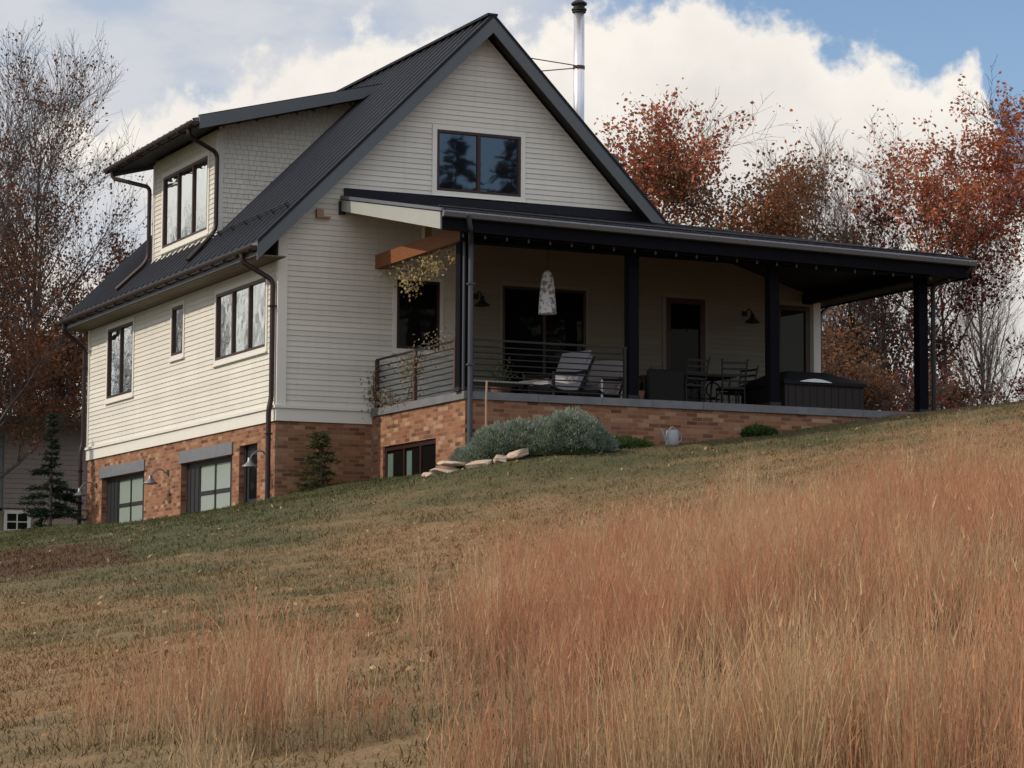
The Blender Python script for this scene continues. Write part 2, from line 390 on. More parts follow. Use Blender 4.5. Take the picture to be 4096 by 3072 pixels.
def _fit():
    n = len(GP); d = np.hypot(GP[:,None,0]-GP[None,:,0], GP[:,None,1]-GP[None,:,1])
    K = np.where(d > 0, d*d*np.log(d+1e-9), 0); P = np.c_[np.ones(n), GP[:,:2]]
    return np.linalg.solve(np.block([[K, P], [P.T, np.zeros((3,3))]]), np.r_[GP[:,2], 0, 0, 0])
GW = _fit()
def sstep(x, a, b):
    t = np.clip((x-a)/(b-a), 0, 1); return t*t*(3-2*t)
def gz(x, y):
    x = np.asarray(x, float); y = np.asarray(y, float)
    cx = np.clip(x, -48, 48); cy = np.clip(y, -55, 62)
    d = np.hypot(cx[...,None]-GP[:,0], cy[...,None]-GP[:,1])
    z = (np.where(d > 0, d*d*np.log(d+1e-9), 0)@GW[:-3])+GW[-3]+GW[-2]*cx+GW[-1]*cy
    # sunken drive along the garage side
    dip = sstep(x, -2.9, -2.0)*(1-sstep(x, 0.5, 1.2))*sstep(y, 0.55, 1.5)*(1-sstep(y, 15.5, 19))
    z = z - 0.98*dip
    out = np.hypot(x-cx, y-cy)
    return z - 0.03*out - 0.00006*out*out
def gzf(x, y): return float(gz(np.array([x]), np.array([y]))[0])

def ground():
    def axis(lo, hi, st, far):
        a = list(np.arange(lo, hi+1e-6, st)); s = st; p = hi
        while p < far: s *= 1.35; p += s; a.append(p)
        s = st; p = lo
        while p > -far: s *= 1.35; p -= s; a.insert(0, p)
        return np.array(a)
    xs = axis(-26, 30, 0.35, 900); ys = axis(-50, 32, 0.35, 900)
    X, Y = np.meshgrid(xs, ys); Z = np.zeros_like(X)
    for i in range(len(ys)): Z[i] = gz(X[i], Y[i])
    rough = RNG.normal(0, 0.012, Z.shape); Z = Z+rough*(np.abs(X) < 30)
    nx, ny = len(xs), len(ys)
    V = np.c_[X.ravel(), Y.ravel(), Z.ravel()]
    i = np.arange(nx-1)[None,:] + nx*np.arange(ny-1)[:,None]; i = i.ravel()
    F = np.c_[i, i+1, i+nx+1, i+nx]
    o = big_mesh('ground', V, None, F, M['lawn']); o['kind'] = 'structure'
    o.data.polygons.foreach_set('use_smooth', [True]*len(o.data.polygons))
ground()

def sheet(name, ring, m, off, step=0.12):
    """thin patch of ground following the terrain; ring = list of xy"""
    ring = np.array(ring); lo = ring.min(0); hi = ring.max(0)
    xs = np.arange(lo[0], hi[0]+step, step); ys = np.arange(lo[1], hi[1]+step, step)
    def inside(x, y):
        c = False; n = len(ring)
        for a in range(n):
            x1, y1 = ring[a]; x2, y2 = ring[(a+1) % n]
            if (y1 > y) != (y2 > y) and x < (x2-x1)*(y-y1)/(y2-y1)+x1: c = not c
        return c
    b = MB(); idx = {}
    for a, x in enumerate(xs):
        for c, y in enumerate(ys):
            if inside(x+0.3*math.sin(1.3*y)+.12*math.sin(5*y+x)+random.uniform(-.12,.12), y+0.3*math.cos(1.7*x)+random.uniform(-.12,.12)): idx[(a, c)] = len(b.v); b.v.append((x, y, gzf(x, y)+off+random.uniform(-.008, .02)))
    for (a, c) in list(idx):
        k = [(a,c),(a+1,c),(a+1,c+1),(a,c+1)]
        if all(q in idx for q in k): b.f.append(tuple(idx[q] for q in k))
    o = b.build(name, m); o['kind'] = 'structure'; return o
sheet('driveway', [(-1.9,1.6),(-0.05,1.6),(-0.05,15),(-1.9,15)], M['gravel'], 0.03)

# ------------------------------------------------------------------ the house
house = thing('house', 'cream lap-sided house with steep dark metal roof and covered porch on a brick base', 'house', (0,0,0))
RIDGE_X, RIDGE_Z = 4.277, 8.21
LEN = 13.18
def zt(x): return RIDGE_Z-abs(RIDGE_X-x)

def siding(b, O, A, Nv, z0, z1, left, right, openings=(), e=0.104, shingle=False):
    """lap boards: O origin, A horizontal axis, Nv outward normal; left/right give the outline at a height"""
    O = Vector(O); A = Vector(A); Nv = Vector(Nv); Z = Vector((0,0,1))
    z = z0
    while z < z1-1e-4:
        zb = min(z+e, z1); zm = (z+zb)/2
        segs = [(left(z), left(zb), right(z), right(zb))]
        ints = [(max(left(z), left(zb)) if False else None)]
        cuts = sorted([(o[0], o[1]) for o in openings if o[2] < zm < o[3]])
        l0, l1, r0, r1 = segs[0]
        if r0 > l0 and r1 >= l1:
            cur = (l0, l1); pieces = []
            for a, c in cuts:
                if a > cur[0]: pieces.append((cur[0], cur[1], a, a))
                cur = (max(c, cur[0]), max(c, cur[1]))
            if r0 > cur[0]: pieces.append((cur[0], cur[1], r0, max(r1, cur[1])))
            if shingle:
                cut = []
                for a0, a1, c0, c1 in pieces:
                    t_ = a0-random.uniform(0, .12)
                    while t_ < max(c0, c1):
                        t2 = t_+random.uniform(.10, .19)
                        u0, u1 = max(t_, a0), min(t2-.006, c0); v0, v1 = max(t_, a1), min(t2-.006, c1)
                        if u1 > u0: cut.append((u0, v0 if v1 > v0 else u0, u1, v1 if v1 > v0 else u0+.001))
                        t_ = t2
                pieces = cut
            for a0, a1, c0, c1 in pieces:
                p = lambda s_, h, d: O+A*s_+Z*h+Nv*d
                vs = [p(a0, z, 0), p(c0, z, 0), p(c0, z, 0.016), p(a0, z, 0.016), p(c1, zb, 0.001), p(a1, zb, 0.001)]
                b.add(vs, [(0,1,2,3), (3,2,4,5)])
        z = zb

def window(name, A, N_, O, s0, s1, z0, z1, lights, glass, fw=0.055, depth=0.05, tw=0.09, trim=True, sill=True, rows=1, mt='trim'):
    """frame + panes + trim on a wall plane through O (axis A, outward N_)"""
    A = Vector(A); N_ = Vector(N_); O = Vector(O); Z = Vector((0,0,1))
    def bx(b, a0, a1, h0, h1, d0, d1):
        vs = [O+A*a+Z*h+N_*d for d in (d0, d1) for a, h in ((a0,h0),(a1,h0),(a1,h1),(a0,h1))]
        b.add(vs, [(0,3,2,1),(4,5,6,7),(0,1,5,4),(1,2,6,5),(2,3,7,6),(3,0,4,7)])
    fr = MB()
    bx(fr, s0, s1, z0, z0+fw, -depth, 0.022); bx(fr, s0, s1, z1-fw, z1, -depth, 0.022)
    bx(fr, s0, s0+fw, z0+fw, z1-fw, -depth, 0.022); bx(fr, s1-fw, s1, z0+fw, z1-fw, -depth, 0.022)
    w = (s1-s0)/lights
    for k in range(1, lights): bx(fr, s0+w*k-fw*.62, s0+w*k+fw*.62, z0+fw, z1-fw, -depth, 0.018)
    for k in range(1, rows):
        h = z0+(z1-z0)*k/rows; bx(fr, s0+fw, s1-fw, h-0.018, h+0.018, -depth, 0.012)
    f = fr.build(name, M['frame'], house)
    for k in range(lights):
        pn = MB(); bx(pn, s0+w*k+fw*.5, s0+w*(k+1)-fw*.5, z0+fw*.6, z1-fw*.6, -depth-0.012, -0.022)
        pn.build('pane', glass, f)
    if trim:
        t = MB()
        bx(t, s0-tw, s0-0.002, z0-tw, z1+tw, -0.02, 0.030); bx(t, s1+0.002, s1+tw, z0-tw, z1+tw, -0.02, 0.030)
        bx(t, s0-0.002, s1+0.002, z1+0.002, z1+tw, -0.02, 0.030); bx(t, s0-0.002, s1+0.002, z0-tw, z0-0.002, -0.02, 0.030)
        if sill: bx(t, s0-tw-.02, s1+tw+.02, z0-tw-.035, z0-tw, -0.02, 0.06)
        t.build('trim', M[mt], f)
    return f

# side wall (faces -X, horizontal axis +Y)
SA, SN = (0,1,0), (-1,0,0)
wins_side = [(9.56, 11.57, 1.33, 2.93), (5.90, 6.69, 1.86, 2.90), (0.68, 3.71, 1.485, 2.84)]
b = MB(); siding(b, (0,0,0), SA, SN, 0.30, 3.085, lambda z: 0.10, lambda z: LEN-0.10, [(a-.02, c+.02, d-.02, e+.02) for a, c, d, e in wins_side])
b.build('side_wall', M['siding'], house)
b = MB(); b.poly([(0.06,0.05,0.0),(0.06,LEN,0.0),(0.06,LEN,3.7),(0.06,0.05,3.7)])
b.poly([(0,LEN,-2.6),(8.55,LEN,-2.6),(8.55,LEN,3.7),(4.277,LEN,7.9),(0,LEN,3.7)])
b.poly([(8.5,0.1,3.2),(8.5,LEN,3.2),(8.5,LEN,3.75),(8.5,0.1,3.75)])
b.poly([(12.03,0.05,-.5),(12.03,10,-.5),(12.03,10,3.45),(12.03,0.05,3.45)])
b.poly([(8.55,10,-.5),(12.03,10,-.5),(12.03,10,3.45),(8.55,10,3.45)])
b.build('back_wall', M['siding'], house)
for (a, c, d, e), n in zip(wins_side, (2, 1, 3)):
    window('window', SA, SN, (0,0,0), a, c, d, e, n, M['glass_side'])

# gable wall (faces -Y, axis +X)
GA, GN = (1,0,0), (0,-1,0)
GABW = (3.255, 5.083, 4.685, 5.904)
PW = [(2.43, 3.34, 1.51, 2.86), (4.70, 6.55, 0.28, 2.88), (8.38, 9.29, 0.28, 2.86), (11.00, 11.80, 0.28, 2.86)]
def gl(z): return 0.16 if z < 3.62 else max(0.0, z-3.93+0.30)
def gr(z): return 12.03-0.14 if z < 3.34 else (8.55-0.05 if z < 3.62 else 8.554-(z-3.93+0.30))
PX = 3.90
_op = [(a-.02, c+.02, d-.02, e+.02) for a, c, d, e in [GABW]+PW]
b = MB(); siding(b, (0,0,0), GA, GN, 0.30, 7.93, gl, gr, _op+[(PX, 13, 0.2, 4.24)])
b.build('gable_wall', M['siding'], house)
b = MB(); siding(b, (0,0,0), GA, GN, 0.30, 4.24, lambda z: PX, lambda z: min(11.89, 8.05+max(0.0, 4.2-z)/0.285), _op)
b.build('porch_wall', M['porch_shade'], house)  # continues the gable siding; its shade is in the base colour
b = MB(); b.poly([(0.02,0.05,-0.02),(12.0,0.05,-0.02),(12.0,0.05,3.45),(8.55,0.05,3.6),(4.277,0.05,7.9),(0.02,0.05,3.6)])
b.build('sheathing', M['trim'], house)
window('window', GA, GN, (0,0,0), *GABW, 2, M['glass_front'], tw=0.10)
window('window', GA, GN, (0,0,0), *PW[0], 1, M['glass_porch'], tw=0.08)
f = window('sliding_door', GA, GN, (0,0,0), *PW[1], 2, M['glass_porch'], tw=0.08, mt='porch_shade', sill=False)
f = window('door', GA, GN, (0,0,0), *PW[2], 1, M['glass_porch'], fw=0.11, tw=0.08, mt='porch_shade', sill=False)
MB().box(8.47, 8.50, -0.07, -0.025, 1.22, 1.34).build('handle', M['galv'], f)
f = window('door', GA, GN, (0,0,0), *PW[3], 1, M['glass_olive'], fw=0.10, tw=0.10, mt='porch_shade', sill=False)
MB().box(11.07, 11.10, -0.07, -0.025, 1.22, 1.34).build('handle', M['galv'], f)

# trim boards
b = MB(); b.prism([(-0.032,-0.032,0.302),(0.16,-0.032,0.302),(0.16,0,0.302),(0,0,0.302),(0,0.10,0.302),(-0.032,0.10,0.302)], (0,0,3.31)).build('corner_board', M['trim'], house)
MB().box(-0.032, 0.0, LEN-0.10, LEN+0.03, 0.302, 3.60).build('corner_board', M['trim'], house)
MB().box(11.89, 12.06, -0.034, 0.0, 0.302, 3.34).build('corner_board', M['trim'], house)
b = MB(); b.box(-0.040, 0.0, 0.0, LEN+0.035, 0.0, 0.24); b.box(-0.040, 1.93, -0.040, -0.001, 0.0, 0.24)
b.box(-0.075, 0.0, 0.0, LEN+0.04, 0.242, 0.30); b.box(-0.075, 1.93, -0.075, -0.001, 0.242, 0.30)
b.build('skirt_board', M['trim'], house)
b = MB(); b.box(0.72, 0.86, -0.09, -0.017, 3.99, 4.12); b.box(0.72, 1.00, -0.11, -0.017, 3.955, 3.99)
b.build('vent_hood', M['tanwood'], house)

# brick base
def brick_side():
    b = MB(); ops = [(2.60, 5.92, -3, -0.49), (8.55, 11.90, -3, -0.49), (1.10, 2.17, -3, -0.35)]
    ys = sorted({0.0, LEN, *[o[0] for o in ops], *[o[1] for o in ops]})
    for y0, y1 in zip(ys, ys[1:]):
        top = 0.0; bot = -2.7
        for o in ops:
            if o[0] <= y0 and y1 <= o[1]: bot = o[3]
        b.poly([(-0.004,y1,bot),(-0.004,y0,bot),(-0.004,y0,top),(-0.004,y1,top)])
    for o in ops:   # reveals
        b.poly([(-0.004,o[1],-2.7),(-0.004,o[1],o[3]),(0.17,o[1],o[3]),(0.17,o[1],-2.7)])
        b.poly([(-0.004,o[0],o[3]),(-0.004,o[0],-2.7),(0.17,o[0],-2.7),(0.17,o[0],o[3])])
        b.poly([(-0.004,o[0],o[3]),(0.17,o[0],o[3]),(0.17,o[1],o[3]),(-0.004,o[1],o[3])])
    b.poly([(-0.004,-0.004,-2.7),(1.93,-0.004,-2.7),(1.93,-0.004,0.0),(-0.004,-0.004,0.0)])
    b.poly([(-0.004,0.0,-2.7),(-0.004,-0.004,-2.7),(-0.004,-0.004,0.0),(-0.004,0.0,0.0)])
    # porch base, side with basement window opening
    y0, y1, zt_ = -3.17, -0.62, -0.47
    X = 1.93
    b.poly([(X,0,zt_),(X,-4.48,zt_),(X,-4.48,0.14),(X,0,0.14)])
    b.poly([(X,0,-2.2),(X,y1,-2.2),(X,y1,zt_),(X,0,zt_)]); b.poly([(X,y0,-2.2),(X,-4.48,-2.2),(X,-4.48,zt_),(X,y0,zt_)])
    b.poly([(X,y0,zt_),(X+.14,y0,zt_),(X+.14,y0,-2.2),(X,y0,-2.2)]); b.poly([(X,y1,-2.2),(X+.14,y1,-2.2),(X+.14,y1,zt_),(X,y1,zt_)])
    b.poly([(X,y0,zt_),(X,y1,zt_),(X+.14,y1,zt_),(X+.14,y0,zt_)])
    b.poly([(X,-4.48,-2.2),(12.1,-4.48,-2.2),(12.1,-4.48,0.14),(X,-4.48,0.14)])
    b.poly([(12.1,-4.48,-2.2),(12.1,0.0,-2.2),(12.1,0.0,0.14),(12.1,-4.48,0.14)])
    b.build('brick_base', M['brick'], house, uv=True)
brick_side()

def box_n(b, y0, y1, z0, z1, d0, d1): b.box(d0, d1, y0, y1, z0, z1)
def garage(y0, y1, gy0, gy1, lin0, lin1):
    MB().box(-0.035, 0.17, lin0, lin1, -0.485, -0.24).build('lintel', M['lintel'], house)
    d = MB(); top = -0.492; X0 = 0.13
    d.box(X0, X0+.05, gy1, y1-0.002, -2.6, top)
    d.box(X0, X0+.05, y0+0.002, gy0, -2.6, top)
    d.box(X0, X0+.05, gy0, gy1, top-0.10, top)
    mid = (gy0+gy1)/2
    d.box(X0+.004, X0+.046, mid-0.04, mid+0.04, -2.6, top-0.10)
    for h in (-1.20, -1.90): d.box(X0+.004, X0+.046, gy0, gy1, h, h+0.085)
    for y in np.arange(gy1+.06, y1-.1, 0.28): d.box(X0-.012, X0, y, y+.06, -2.6, top-.1)
    g = d.build('garage_door', M['blackdoor'], house)
    for a, c in ((gy0, mid-.04), (mid+.04, gy1)):
        for h0, h1 in ((-1.115, top-.10), (-1.815, -1.20), (-2.55, -1.90)):
            MB().box(X0+.02, X0+.03, a, c, h0, h1).build('pane', M['frosted'], g)
garage(8.55, 11.90, 9.10, 10.95, 8.50, 12.0)
garage(2.60, 5.92, 3.10, 5.03, 2.55, 5.98)
d = MB(); d.box(0.13, 0.18, 1.102, 2.168, -2.6, -0.352); d.box(0.10, 0.13, 1.102, 1.2, -2.6, -0.352); d.box(0.10, 0.13, 2.06, 2.168, -2.6, -0.352)
dd = d.build('side_door', M['blackdoor'], house)
MB().box(0.115, 0.128, 1.32, 1.90, -1.4, -0.55).build('pane', M['glass_porch'], dd)
# basement window
X = 2.0
fr = MB()
y0, y1 = -3.168, -0.622
fr.box(X-.03, X+.03, y0, y1, -0.56, -0.472); fr.box(X-.03, X+.03, y0, y0+.09, -1.9, -0.56); fr.box(X-.03, X+.03, y1-.09, y1, -1.9, -0.56)
for y in (-1.55, -2.35): fr.box(X-.028, X+.028, y-.035, y+.035, -1.9, -0.56)
f = fr.build('basement_window', M['frame'], house)
for a, c, mm in ((y0+.09, -2.385, 'glass_porch'), (-2.315, -1.585, 'glass_porch'), (-1.515, y1-.09, 'glass_porch')):
    MB().box(X+.0, X+.01, a, c, -1.9, -0.56).build('pane', M[mm], f)
for a, c in ((-0.98, -0.72), (-1.90, -1.66)): MB().box(X-.012, X-.002, a, c, -1.9, -0.62).build('green_panel', M['greenpanel'], f)

# ---- main roof
def roof_slope(b, sx, y0, y1, e=0.55, th=0.13, ribs=None, step=0.40):
    """sx = -1 left slope, +1 right slope"""
    xr, zr = RIDGE_X, RIDGE_Z; xe = RIDGE_X+sx*(RIDGE_X+e); ze = RIDGE_Z-(RIDGE_X+e)
    k = th*math.sqrt(2)
    b.prism([(xr,y0,zr),(xe,y0,ze),(xe,y0,ze-k),(xr,y0,zr-k)], (0,y1-y0,0))
    if ribs is not None:
        b = ribs; n = (sx*0.7071, 0, 0.7071)
        y = y0+0.05
        while y < y1:
            b.beam((xr+n[0]*.018, y, zr+n[2]*.018), (xe+n[0]*.018, y, ze+n[2]*.018), 0.028, 0.050, up=n)
            y += step
b = MB(); sm = MB(); roof_slope(b, -1, -0.40, LEN+0.42, ribs=sm); roof_slope(b, 1, -0.40, LEN+0.42, e=-0.28, ribs=sm)
b.beam((RIDGE_X, -0.40, RIDGE_Z+0.03), (RIDGE_X, LEN+0.42, RIDGE_Z+0.03), 0.22, 0.05)
roof = b.build('roof', M['roof'], house)
sm.build('standing_seams', M['seam_highlight'], roof)
# rake fascia and soffit on the gable
b = MB()
for sx in (-1, 1):
    if sx < 0:
        xe = RIDGE_X-(RIDGE_X+0.60); ze = RIDGE_Z-(RIDGE_X+0.60)
        b.prism([(RIDGE_X,-0.44,RIDGE_Z+.02),(xe,-0.44,ze+.02),(xe,-0.44,ze-.34),(RIDGE_X,-0.44,RIDGE_Z-.34)], (0,0.036,0))
    else:
        b.prism([(RIDGE_X,-0.44,RIDGE_Z+.02),(8.30,-0.44,RIDGE_Z-4.023+.02),(7.93,-0.44,RIDGE_Z-3.653-.34),(RIDGE_X,-0.44,RIDGE_Z-.34)], (0,0.036,0))
b.build('rake_fascia', M['fascia'], roof)
b = MB(); b.prism([(RIDGE_X,-0.452,RIDGE_Z+.045),(-0.60,-0.452,RIDGE_Z-4.877+.045),(-0.60,-0.452,RIDGE_Z-4.877-.03),(RIDGE_X,-0.452,RIDGE_Z-.03)], (0,0.010,0))
b.prism([(RIDGE_X,-0.452,RIDGE_Z+.045),(8.32,-0.452,RIDGE_Z-4.043+.045),(8.26,-0.452,RIDGE_Z-3.983-.03),(RIDGE_X,-0.452,RIDGE_Z-.03)], (0,0.010,0))
b.build('drip_edge', M['roof'], roof)
b = MB()
for sx in (-1, 1):
    q = 0.54 if sx < 0 else -.42
    xe = RIDGE_X+sx*(RIDGE_X+q); ze = RIDGE_Z-(RIDGE_X+q)
    b.prism([(RIDGE_X,-0.40,RIDGE_Z-.19),(xe,-0.40,ze-.19),(xe,-0.40,ze-.24),(RIDGE_X,-0.40,RIDGE_Z-.24)], (0,0.43,0))
b.build('rake_soffit', M['ceiling'], roof)
b = MB()
for k in range(5): b.box(-0.545+k*.108, -0.545+k*.108+.103, -0.40, LEN+.40, 3.085-.002*(k%2), 3.11)
b.build('eave_soffit', M['soffit'], roof)
def gutter(y0, y1, x, z, r, m, parent, name='gutter', brackets=0.75):
    b = MB(); n = 9
    prof = [(math.cos(math.pi+math.pi*k/(n-1))*r, math.sin(math.pi+math.pi*k/(n-1))*r) for k in range(n)]
    inner = [(px*0.88, pz*0.88) for px, pz in prof[::-1]]
    poly = [(x+px, y0, z+pz) for px, pz in prof+inner]
    b.prism(poly, (0, y1-y0, 0))
    b.box(x-r*1.12, x-r*.86, y0, y1, z-.012, z+.014)
    b.poly([(x+px, y0+.002, z+pz) for px, pz in prof]); b.poly([(x+px, y1-.002, z+pz) for px, pz in prof])
    for y in np.arange(y0+.2, y1, brackets): b.box(x-r*1.1, x+r*1.1, y-.015, y+.015, z-r*1.22, z-r*.9)
    return b.build(name, m, parent)
gutter(-0.42, LEN+0.40, -0.64, 3.27, 0.085, M['gutter'], roof)
b = MB(); b.box(-0.575, -0.548, -0.40, LEN+0.40, 3.10, 3.36); b.build('eave_fascia', M['fascia'], roof)
# snow guard rail along the lower roof
b = MB()
nx = (-0.7071, 0, 0.7071)
for o in (0.09, 0.14): b.tube([(0.12-0.7071*o, -0.35, zt(0.12)+0.7071*o), (0.12-0.7071*o, 4.35, zt(0.12)+0.7071*o)], 0.014, 6)
for y in np.arange(-0.2, 4.3, 0.8): b.beam((0.12, y, zt(0.12)), (0.12-.11, y, zt(0.12)+.11), 0.02, 0.03)
b.build('snow_guard', M['blackmetal'], roof)

# ---- shed dormers
def dormer(sx):
    """sx=-1 left, +1 right (mirrored about the ridge)"""
    mx = (lambda x: x) if sx < 0 else (lambda x: 2*RIDGE_X-x)
    y0, y1, xw = 4.67, 9.17, 0.30
    b = MB()
    # cheeks
    for yy, ny in ((y0, -1), (y1, 1)):
        A = (1,0,0) if sx < 0 else (-1,0,0)
        def rt(z):   # right limit: under the dormer roof -> where roof plane is cut by main roof
            return max(xw, z-3.93)
        def top(z): return max(xw, (z-6.56)/0.256+xw)
        siding(b, (0 if sx < 0 else 2*RIDGE_X, yy, 0), A, (0,ny,0), 4.20, 7.55, lambda z: top(z) if z > 6.56 else xw, lambda z: max(xw, z-3.90), shingle=(sx < 0))
    # front
    wy0, wy1, wz0, wz1 = 5.31, 8.44, 4.44, 6.02
    nv = (sx, 0, 0)
    siding(b, (mx(xw),0,0), (0,1,0), nv, 4.22, 6.48, lambda z: y0+.09, lambda z: y1-.09, [(wy0-.02, wy1+.02, wz0-.02, wz1+.02)] if sx < 0 else [], shingle=(sx < 0))
    d = b.build('dormer', M['siding'], house)
    b = MB()
    X0, X1 = sorted((mx(xw+.05), mx(xw+.08)))
    X0, X1 = sorted((mx(xw+.012), mx(xw+.05))); 
    if sx < 0:
        b.box(X0, X1, y0+.02, wy0+.02, 4.0, 6.5); b.box(X0, X1, wy1-.02, y1-.02, 4.0, 6.5)
        b.box(X0, X1, wy0+.02, wy1-.02, 4.0, wz0+.02); b.box(X0, X1, wy0+.02, wy1-.02, wz1-.02, 6.5)
        b.box(.52, .54, y0+.1, y1-.1, 4.2, 6.4)
    else: b.box(X0, X1, y0+.02, y1-.02, 4.0, 6.5)
    for yy in (y0+.012, y1-.012): b.poly([(mx(xw),yy,4.2),(mx(xw),yy,6.58),(mx(3.5),yy,7.42)])
    b.build('sheathing', M['barnbase'], d)
    a, c = sorted((mx(xw)+sx*0.028, mx(xw)))
    MB().box(a, c, y0-.03, y0+.09, 4.222, 6.42).build('corner_board', M['trim'], d)
    MB().box(a, c, y1-.09, y1+.03, 4.222, 6.42).build('corner_board', M['trim'], d)
    MB().box(*sorted((mx(xw)+.002, mx(xw+.10))), y0-.028, y0-.002, 4.32, 6.42).build('corner_board', M['trim'], d)
    MB().box(*sorted((mx(xw)+sx*0.05, mx(xw))), y0-.05, y1+.05, 4.12, 4.22).build('sill_board', M['trim'], d)
    if sx < 0: window('window', SA, SN, (xw,0,0), wy0, wy1, wz0, wz1, 3, M['glass_side'], tw=0.10)
    # roof
    ya, yb = 3.86, 10.28
    xe, ze, xt, ztp = -0.40, 6.53, 3.72, 7.585
    if sx > 0: xe = -0.72; ze = 6.45
    b = MB()
    b.prism([(mx(xt),ya,ztp),(mx(xe),ya,ze),(mx(xe),ya,ze-.10),(mx(xt),ya,ztp-.10)], (0,yb-ya,0))
    for y in np.arange(ya+.04, yb, 0.40): b.beam((mx(xt),y,ztp+.02), (mx(xe),y,ze+.02), 0.028, 0.05)
    r = b.build('dormer_roof', M['roof'], d)
    for yy in (ya-.034, yb): MB().prism([(mx(xt+.15),yy,ztp+.055),(mx(xe),yy,ze+.02),(mx(xe),yy,ze-.25),(mx(xt-.55),yy,ztp-.36)], (0,0.034,0)).build('dormer_fascia', M['fascia'], d)
    b = MB(); b.prism([(mx(xe+.02),ya,ze-.12),(mx(xw+.04),ya,ze+.055),(mx(xw+.04),ya,ze+.02),(mx(xe+.02),ya,ze-.16)], (0,yb-ya,0))
    b.prism([(mx(xw),ya,ze+.03),(mx(xt-.3),ya,ztp-.19),(mx(xt-.3),ya,ztp-.23),(mx(xw),ya,ze-.01)], (0,y0-ya,0))
    b.build('dormer_soffit', M['ceiling'], d)
    gutter(ya-.02, yb+.02, mx(xe)+sx*.09, ze-.10, 0.085, M['gutter'], d)
dormer(-1); dormer(1)

# ---- porch roof with hipped right end
def edge_z(x): return 3.41-0.0155*(x-1.25)
XL, XR, YF = 1.25, 12.45, -5.0
HX = 8.05; HZ = 4.36
b = MB(); th = 0.12
top = [(XL,-0.02,4.36),(HX,-0.02,HZ),(XR,YF,edge_z(XR)),(XL,YF,edge_z(XL))]
b.add(top+[(x,y,z-th) for x,y,z in top], [(3,2,1,0),(4,5,6,7),(0,4,7,3),(3,7,6,2)])
rt = [(HX,-0.02,HZ),(XR,YF,edge_z(XR)),(XR,10.4,3.24),(HX,10.4,HZ)]
b.add(rt+[(x,y,z-th) for x,y,z in rt], [(0,1,2,3),(7,6,5,4),(1,5,6,2),(2,6,7,3)])
for x in np.arange(XL+.03, XR-.1, 0.41):
    y1_ = -0.05 if x < HX else -0.02+(x-HX)/(XR-HX)*(YF+.02)
    z1_ = 4.36 if x < HX else HZ+(x-HX)/(XR-HX)*(edge_z(XR)-HZ)
    if y1_ > YF+.15: b.beam((x, y1_, z1_+.018), (x, YF, edge_z(x)+.018), 0.026, 0.04)
b.tube([(HX,-0.02,HZ+.02),(XR,YF,edge_z(XR)+.02)], 0.035, 6)
porch = b.build('porch_roof', M['roof'], house)
MB().box(1.30, 8.05, -0.060, -0.019, 4.29, 4.575).build('wall_flashing', M['roof'], porch)
b = MB(); b.prism([(XL-.03,-0.05,4.33),(XL-.03,YF+.06,edge_z(XL)-.02),(XL-.03,YF+.06,edge_z(XL)-.32),(XL-.03,-0.05,4.12)], (0.03,0,0))
b.build('white_rake_board', M['whiteboard'], porch)
b = MB(); b.prism([(XL-.05,-0.08,4.415),(XL-.05,YF-.02,edge_z(XL)+.04),(XL-.05,YF-.02,edge_z(XL)-.01),(XL-.05,-0.08,4.345)], (0.05,0,0))
b.build('rake_drip_edge', M['greygutter'], porch)
b = MB()
MB().box(XL-.06, XL+.06, -0.10, -0.02, 4.05, 4.30).build('rake_end_block', M['ceiling'], porch)
b.prism([(XL,YF+.02,edge_z(XL)-.12),(XR,YF+.02,edge_z(XR)-.12),(XR,YF+.02,edge_z(XR)-.34),(XL,YF+.02,edge_z(XL)-.34)], (0,.03,0))
b.prism([(XR-.02,YF+.02,edge_z(XR)-.12),(XR-.02,10.4,3.12),(XR-.02,10.4,2.95),(XR-.02,YF+.02,edge_z(XR)-.34)], (-.03,0,0))
b.build('dark_fascia', M['darkwood'], porch)
b = MB()
cl = [(XL+.0,-0.06,4.20),(HX,-0.06,4.20),(XR-.05,YF+.06,edge_z(XR)-.30),(XL,YF+.06,edge_z(XL)-.30)]
b.add(cl+[(x,y,z+.05) for x,y,z in cl], [(0,1,2,3),(7,6,5,4),(0,3,7,4)])
cr = [(HX,-0.06,4.20),(XR-.05,YF+.06,edge_z(XR)-.30),(XR-.05,10.3,2.96),(HX,10.3,4.20)]
b.add(cr+[(x,y,z+.05) for x,y,z in cr], [(3,2,1,0),(4,5,6,7)])
b.build('porch_ceiling', M['ceiling'], porch)
# front gutter (runs along X)
b = MB(); gy = YF-0.10
pl = [(XL-.02,YF-.01,edge_z(XL)-.005),(XL-.02,gy,edge_z(XL)-.005),(XL-.02,gy-.01,edge_z(XL)-.03),(XL-.02,gy+.02,edge_z(XL)-.105),(XL-.02,YF-.01,edge_z(XL)-.115)]
b.prism(pl, (XR-XL+.06, 0, edge_z(XR)-edge_z(XL)))
for x in np.arange(XL+.4, XR, 0.82): b.box(x-.015, x+.015, gy-.022, gy+.02, edge_z(x)-.06, edge_z(x)-.03)
b.build('porch_gutter', M['greygutter'], porch)
b = MB(); b.tube([(XL+.02, YF+.22, edge_z(XL)+.115), (XR-.3, YF+.22, edge_z(XR)+.115)], 0.018, 6)
for x in np.arange(XL+.1, XR-.3, 0.82): b.beam((x, YF+.22, edge_z(x)+.02), (x, YF+.22, edge_z(x)+.12), 0.03, 0.03, up=(0,1,0))
b.build('snow_guard', M['blackmetal'], porch)

